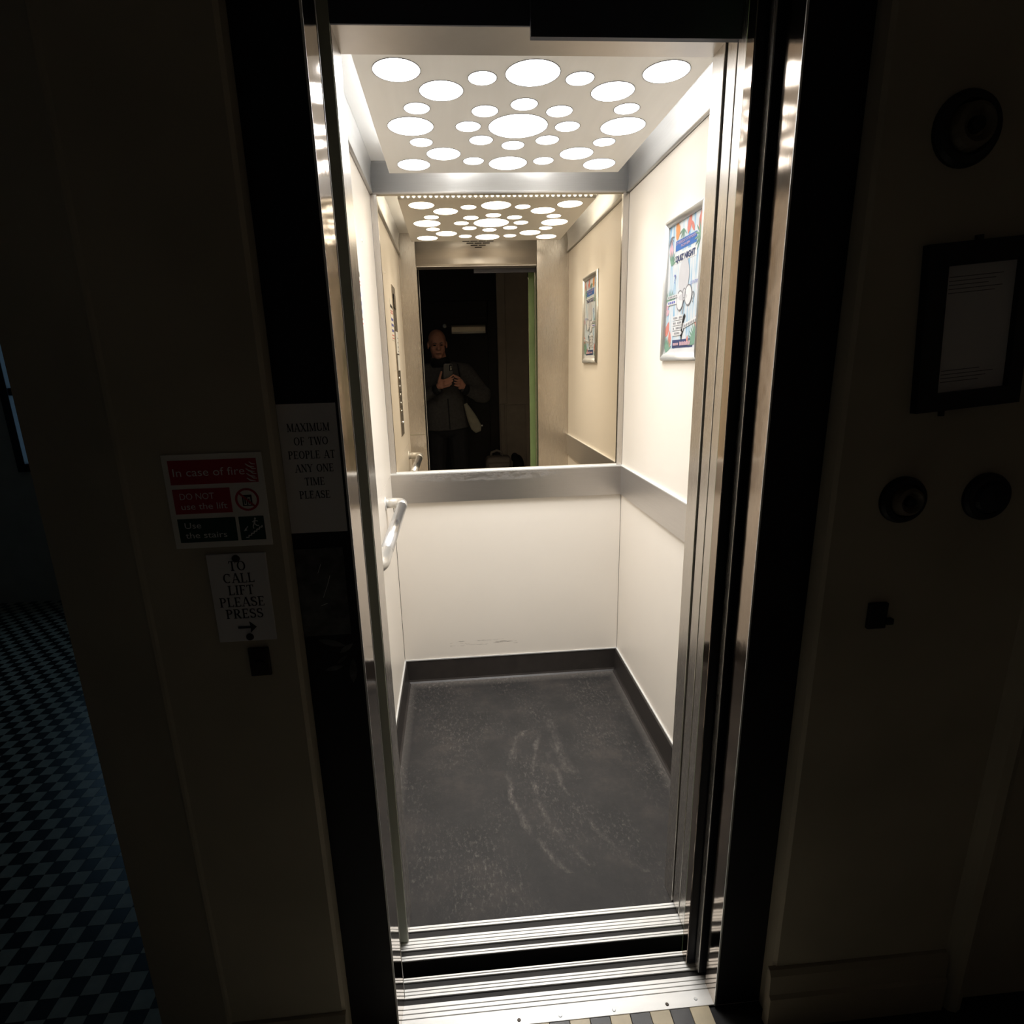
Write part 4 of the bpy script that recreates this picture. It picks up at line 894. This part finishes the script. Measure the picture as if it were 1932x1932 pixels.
# hands: palms and five fingers each, closed round the phone
PT = -0.010      # phone mid plane (behind the lens)
def finger(pts, r0):
    o = []
    for k in range(len(pts) - 1): o.append((pts[k], r0 * (1 - .10 * k), pts[k + 1], r0 * (1 - .10 * (k + 1))))
    return o
hp = []
hp += [(WRL, .029, L3(-.100, -.165, -.020), .026), (L3(-.100, -.168, -.020), .024, L3(-.082, -.128, -.012), .020), (L3(-.104, -.165, -.016), .022, L3(-.080, -.176, -.006), .018), (L3(-.082, -.128, -.012), .018, L3(-.080, -.176, -.006), .017)]
hp += finger([L3(-.104, -.135, -.016), L3(-.094, -.092, -.012), L3(-.082, -.048, -.010)], .0125)
for (u0, u1, u2, dr) in ((-.122, -.096, -.068, 0.018), (-.142, -.118, -.093, .020), (-.160, -.139, -.117, .014), (-.177, -.160, -.142, .004)):
    hp += finger([L3(-.080, u0, -.006), L3(-.052, (u0 + u1) / 2, .010), L3(-.020, u1, .012), L3(dr - .002, u2, .010)], .0098)
hp += [(WRR, .029, L3(.098, -.165, -.020), .026), (L3(.098, -.168, -.018), .024, L3(.078, -.124, -.006), .020), (L3(.098, -.165, -.014), .022, L3(.074, -.178, .000), .018), (L3(.078, -.124, -.006), .018, L3(.074, -.176, .000), .017)]
hp += finger([L3(.086, -.130, -.020), L3(.060, -.100, -.030), L3(.025, -.085, -.032)], .0118)
for (u0, u1, u2, dr) in ((-.118, -.088, -.080, .030), (-.138, -.112, -.104, .026), (-.156, -.134, -.127, .024), (-.173, -.156, -.150, .026)):
    hp += finger([L3(.074, u0, .002), L3(.066, u1, .022), L3(.048, u1 + .002, .032), L3(dr, u2, .028)], .0098)
hull(bm, hp)
man = fused('person', bm, 0.0042, 'skin', 3)
tag(man, 'man in a dark jacket seen in the mirror holding up a phone with both hands', 'person')
man_mw = man
# clothes
bm = bmesh.new()
rings = []
prof = [(0.895, .205, .128), (0.92, .208, .131), (1.00, .205, .135), (1.10, .205, .138), (1.20, .212, .138), (1.30, .215, .130), (1.38, .200, .112), (1.435, .150, .092), (1.475, .085, .075)]
for z, rx, ry in prof:
    rings.append([bm.verts.new((-0.296 + rx * math.copysign(abs(math.cos(t)) ** .85, math.cos(t)), -1.545 + ry * math.copysign(abs(math.sin(t)) ** .85, math.sin(t)), z + .012 * math.sin(2 * t + 1) * (z < .9))) for t in [2 * PI * k / 32 for k in range(32)]])
for a, b_ in zip(rings, rings[1:]):
    for k in range(32): bm.faces.new((a[k], a[(k + 1) % 32], b_[(k + 1) % 32], b_[k]))
bm.faces.new(rings[0]); bm.faces.new(rings[-1])
CUL, CUR = L3(-.121, -.206, -.032), L3(.121, -.206, -.032)
for sh, el, cu in ((SHL, ELL, CUL), (SHR, ELR, CUR)):
    mid = (sh + el) / 2
    hull(bm, [(sh + Vector((0, 0, -.012)), .082, mid, .074), (mid, .074, el, .068), (el, .067, (el + cu) / 2, .056), ((el + cu) / 2, .056, cu, .043), (sh + Vector((0, 0, .0)), .07, Vector((-0.300, -1.55, 1.42)), .08)])
    hull(bm, [(mid + Vector((0, .02, -.02)), .066, el + Vector((0, -.01, .02)), .070), (el + (cu - el) * .25 + Vector((0, 0, -.012)), .062, el + (cu - el) * .4, .056)])
jk = fused('jacket', bm, 0.009, 'jacket', 3, man); jk['label'] = 'charcoal zipped fleece jacket'
def inset_tree(o):
    b2 = bmesh.new(); b2.from_mesh(o.data); t = BVHTree.FromBMesh(b2); b2.free(); return t
tr = inset_tree(jk)
def on_front(x, z):
    h = tr.ray_cast(Vector((x, -1.0, z)), Vector((0, -1, 0)))
    return h[0].y if h[0] is not None else -1.41
bm = bmesh.new(); prev = None
for k in range(24):
    z = 0.90 + 0.27 * k / 23; x = -0.262 - 0.006 * k / 23; y = on_front(x, z)
    y = min(y, -1.38)
    r = [bm.verts.new((x + dx, y + dy, z)) for dx, dy in ((-.006, -.006), (-.006, .003), (.006, .003), (.006, -.006))]
    if prev:
        for i in range(4): bm.faces.new((prev[i], prev[(i + 1) % 4], r[(i + 1) % 4], r[i]))
    prev = r
link('zip', fin(bm, 'zip'), 'cuff', man)
cme = tube_me('collar', [(-0.318, -1.535, 1.45), (-0.320, -1.530, 1.49), (-0.322, -1.525, 1.525)], [.098, .086, .078], 28); link('collar', cme, 'cuff', man)
for cu, el in ((CUL, ELL), (CUR, ELR)):
    d_ = (cu - el).normalized(); link('cuff', tube_me('cuff', [cu - d_ * .015, cu + d_ * .012, cu + d_ * .030], [.046, .044, .038], 20), 'cuff', man)
bm = bmesh.new()
ellipsoid(bm, (-.29, -1.548, .90), (.185, .118, .10))
hull(bm, [(HIPL, .102, KNL, .076), (KNL, .076, ANL + Vector((0, 0, .0)), .062), (HIPR, .102, KNR, .076), (KNR, .076, ANR, .062)])
tz = fused('trousers', bm, 0.010, 'trouser', 3, man)
for an in (ANL, ANR):
    bm = bmesh.new(); hull(bm, [(an + Vector((0, -.03, -.035)), .052, an + Vector((0, .06, -.045)), .045), (an + Vector((0, .06, -.048)), .042, an + Vector((0, .16, -.052)), .036)])
    for v in bm.verts: v.co.z = max(v.co.z, 0.002)
    fused('shoe', bm, 0.006, 'cuff', 2, man)
# hair round the sides and back, eyes, brows, mouth
bm = bmesh.new()
ellipsoid(bm, hd(0, -.022, .022), (.0815, .098, .082), HR)
inv = HR.inverted()
for v in list(bm.verts):
    l = inv @ (v.co - HEADC)
    if l.z > .075 - .25 * max(0, -l.y) * .2 or l.y > .022 or l.z < -.055 or (l.y > -.005 and l.z < .0): bm.verts.remove(v)
link('hair', fin(bm, 'hair', True), 'hair', man)
for s_ in (-1, 1):
    bm = bmesh.new(); ellipsoid(bm, hd(.030 * s_, .079, .003), (.0125, .008, .0058), HR); link('eye', fin(bm, 'eye', True), 'ink', man)
    link('eyebrow', tube_me('eyebrow', [hd(.014 * s_, .094, .020), hd(.030 * s_, .094, .025), hd(.046 * s_, .084, .019)], [.004, .004, .0025], 8), 'hair', man)
link('mouth', tube_me('mouth', [hd(-.024, .088, -.067), hd(0, .0945, -.0655), hd(.024, .088, -.067)], [.0012, .002, .0012], 8), 'cuff', man)
# phone in the hands, right behind the lens of this picture
ph = empty('smartphone', L3(-.026, -.061, -.0105)); tag(ph, 'grey smartphone held in the man\'s hands', 'phone')
def rounded_slab(name, r0, r1, u0, u1, f0, f1, rad, mat):
    bm = bmesh.new(); prof = []
    for cx, cy, a0 in ((r1 - rad, u1 - rad, 0), (r0 + rad, u1 - rad, PI / 2), (r0 + rad, u0 + rad, PI), (r1 - rad, u0 + rad, 1.5 * PI)):
        prof += [(cx + rad * math.cos(a0 + k * PI / 12), cy + rad * math.sin(a0 + k * PI / 12)) for k in range(7)]
    A = [bm.verts.new(L3(x, y, f0)) for x, y in prof]; B = [bm.verts.new(L3(x, y, f1)) for x, y in prof]; n = len(prof)
    bm.faces.new(A); bm.faces.new(B)
    for i in range(n): bm.faces.new((A[i], A[(i + 1) % n], B[(i + 1) % n], B[i]))
    return link(name, fin(bm, name), mat)
adopt(ph, rounded_slab('body', -.063, .011, -.140, .018, -.0145, -.0065, .009, 'phone'), rounded_slab('camera_island', -.016, .009, -.040, .014, -.0065, -.0052, .005, 'lensglass'),
      rounded_slab('top_edge', -.055, .003, .0178, .0186, -.0135, -.0075, .0003, 'alu'), rounded_slab('screen', -.061, .009, -.138, .016, -.0150, -.0145, .008, 'lensglass'))
for rr, uu in ((.0, .0), (.0, -.014), (.0, -.028)): adopt(ph, lathe('lens', [(.0048, 0), (.0048, .0006), (.0036, .0006), (0, .0002)], L3(rr - .003, uu, -.0052), CF, 'chrome', None, 18))
# pale cloth pouch hanging at his side
pc = empty('shoulder_pouch', (-0.06, -1.40, 0.87)); tag(pc, 'pale cloth pouch hanging at the man\'s hip in the mirror', 'bag')
bm = bmesh.new(); pv = None
for k in range(13):
    u = k / 12; c = Vector((-0.118, -1.385, 1.125)).lerp(Vector((-0.012, -1.375, 0.875)), u); hw = .014 + .034 * math.sin(min(1, u * 1.15) * PI * .55); hw *= (1 - max(0, u - .85) * 3.2); th_ = .006 + .016 * math.sin(u * PI)
    r = [bm.verts.new(c + Vector((hw * math.cos(t) * .93, th_ * math.sin(t), hw * math.cos(t) * .36))) for t in [2 * PI * i / 14 for i in range(14)]]
    if pv:
        for i in range(14): bm.faces.new((pv[i], pv[(i + 1) % 14], r[(i + 1) % 14], r[i]))
    else: bm.faces.new(r)
    pv = r
bm.faces.new(pv); adopt(pc, link('pouch', fin(bm, 'pouch', True), 'cloth'))
adopt(pc, link('strap', tube_me('strap', [(-0.118, -1.385, 1.12), (-0.13, -1.38, 1.22), (-0.15, -1.41, 1.33), (-0.17, -1.50, 1.46), (-0.2, -1.6, 1.47)], .006, 8), 'bag'))
adopt(pc, lathe('toggle', [(0, .008), (.007, .005), (.008, 0)], (0.022, -1.375, 0.93), (0, 1, 0), 'alu', None, 12))

# ------------------------------------------------------------------ luggage by the back wall
su = empty('suitcase', (0.22, -2.0, 0.0)); tag(su, 'upright grey suitcase standing behind the man in the mirror', 'suitcase')
adopt(su, box('shell', 0.075, 0.335, -2.12, -1.92, 0.055, 0.555, 'case', bev=0.045, seg=5), box('front_pocket', 0.095, 0.315, -1.925, -1.895, 0.09, 0.50, 'case', bev=0.014, seg=3))
adopt(su, link('zip_line', tube_me('zip_line', [(0.08, -1.965, 0.10), (0.08, -1.965, 0.50), (0.11, -1.965, 0.545), (0.30, -1.965, 0.545), (0.33, -1.965, 0.50), (0.33, -1.965, 0.10)], .005, 8), 'bag'))
adopt(su, link('carry_handle', tube_me('carry_handle', [(0.13, -2.0, 0.55), (0.14, -2.0, 0.595), (0.19, -2.0, 0.612), (0.24, -2.0, 0.595), (0.25, -2.0, 0.55)], .013, 10), 'case'))
for xx in (0.11, 0.30):
    for yy in (-2.085, -1.955): adopt(su, lathe('wheel', [(0, 0), (.027, 0), (.027, .02), (0, .02)], (xx - .01, yy, .0275), (1, 0, 0), 'bag', None, 18))
bk = empty('holdall', (0.41, -2.0, 0.0)); tag(bk, 'slumped black bag leaning against the grey suitcase', 'bag')
bm = bmesh.new()
for c, r in (((.405, -2.02, .20), (.068, .12, .20)), ((.41, -2.01, .43), (.060, .10, .13)), ((.375, -2.02, .53), (.038, .07, .05)), ((.43, -1.97, .33), (.045, .08, .12))): ellipsoid(bm, c, r)
for v in bm.verts: v.co.z = max(v.co.z, .002)
adopt(bk, fused('sack', bm, .009, 'bag', 3)); adopt(bk, link('strap', tube_me('strap', [(.37, -1.95, .56), (.42, -1.90, .50), (.45, -1.88, .36), (.44, -1.88, .2)], .009, 8), 'bag'))

# ------------------------------------------------------------------ pieces of parts
bpy.context.view_layer.update()
def kids(thing, prefix): return sorted([c for c in thing.children if c.name.split('.')[0] == prefix], key=lambda c: c.name)
def nest(part, lst):
    for k in lst:
        k.parent = part; k.matrix_parent_inverse = part.matrix_world.inverted()
nest(jk, kids(man, 'zip') + kids(man, 'cuff') + kids(man, 'collar'))
rp_, gp_, lt_ = kids(fs, 'red_panel'), kids(fs, 'green_panel'), kids(fs, 'lettering')
nest(rp_[0], lt_[0:1] + kids(fs, 'flame_symbol')); nest(rp_[1], lt_[1:3]); nest(gp_[0], lt_[3:5])
nest(gp_[1], kids(fs, 'stair_symbol') + kids(fs, 'running_figure') + kids(fs, 'arrow_symbol'))
nest(kids(fs, 'prohibition_ring')[0], kids(fs, 'lift_symbol') + kids(fs, 'prohibition_bar'))
nest(kids(cs, 'card')[0], kids(cs, 'lettering') + kids(cs, 'arrow'))
nest(kids(mx_, 'paper')[0], kids(mx_, 'lettering'))
nest(kids(ph, 'camera_island')[0], kids(ph, 'lens'))
nest(kids(no, 'card')[0], kids(no, 'red_rule') + kids(no, 'printed_line') + kids(no, 'heading'))
nest(SH, [c for c in pf.children if c is not SH and not c.name.startswith('frame_rail')])
dp_, ff_ = kids(d1, 'door_panel'), kids(d1, 'shaded_front_face')
nest(dp_[0], kids(d1, 'rear_face') + ff_[0:1]); nest(dp_[1], ff_[1:2])
nest(kids(pn, 'notice_sheet')[0], kids(pn, 'printed_line'))
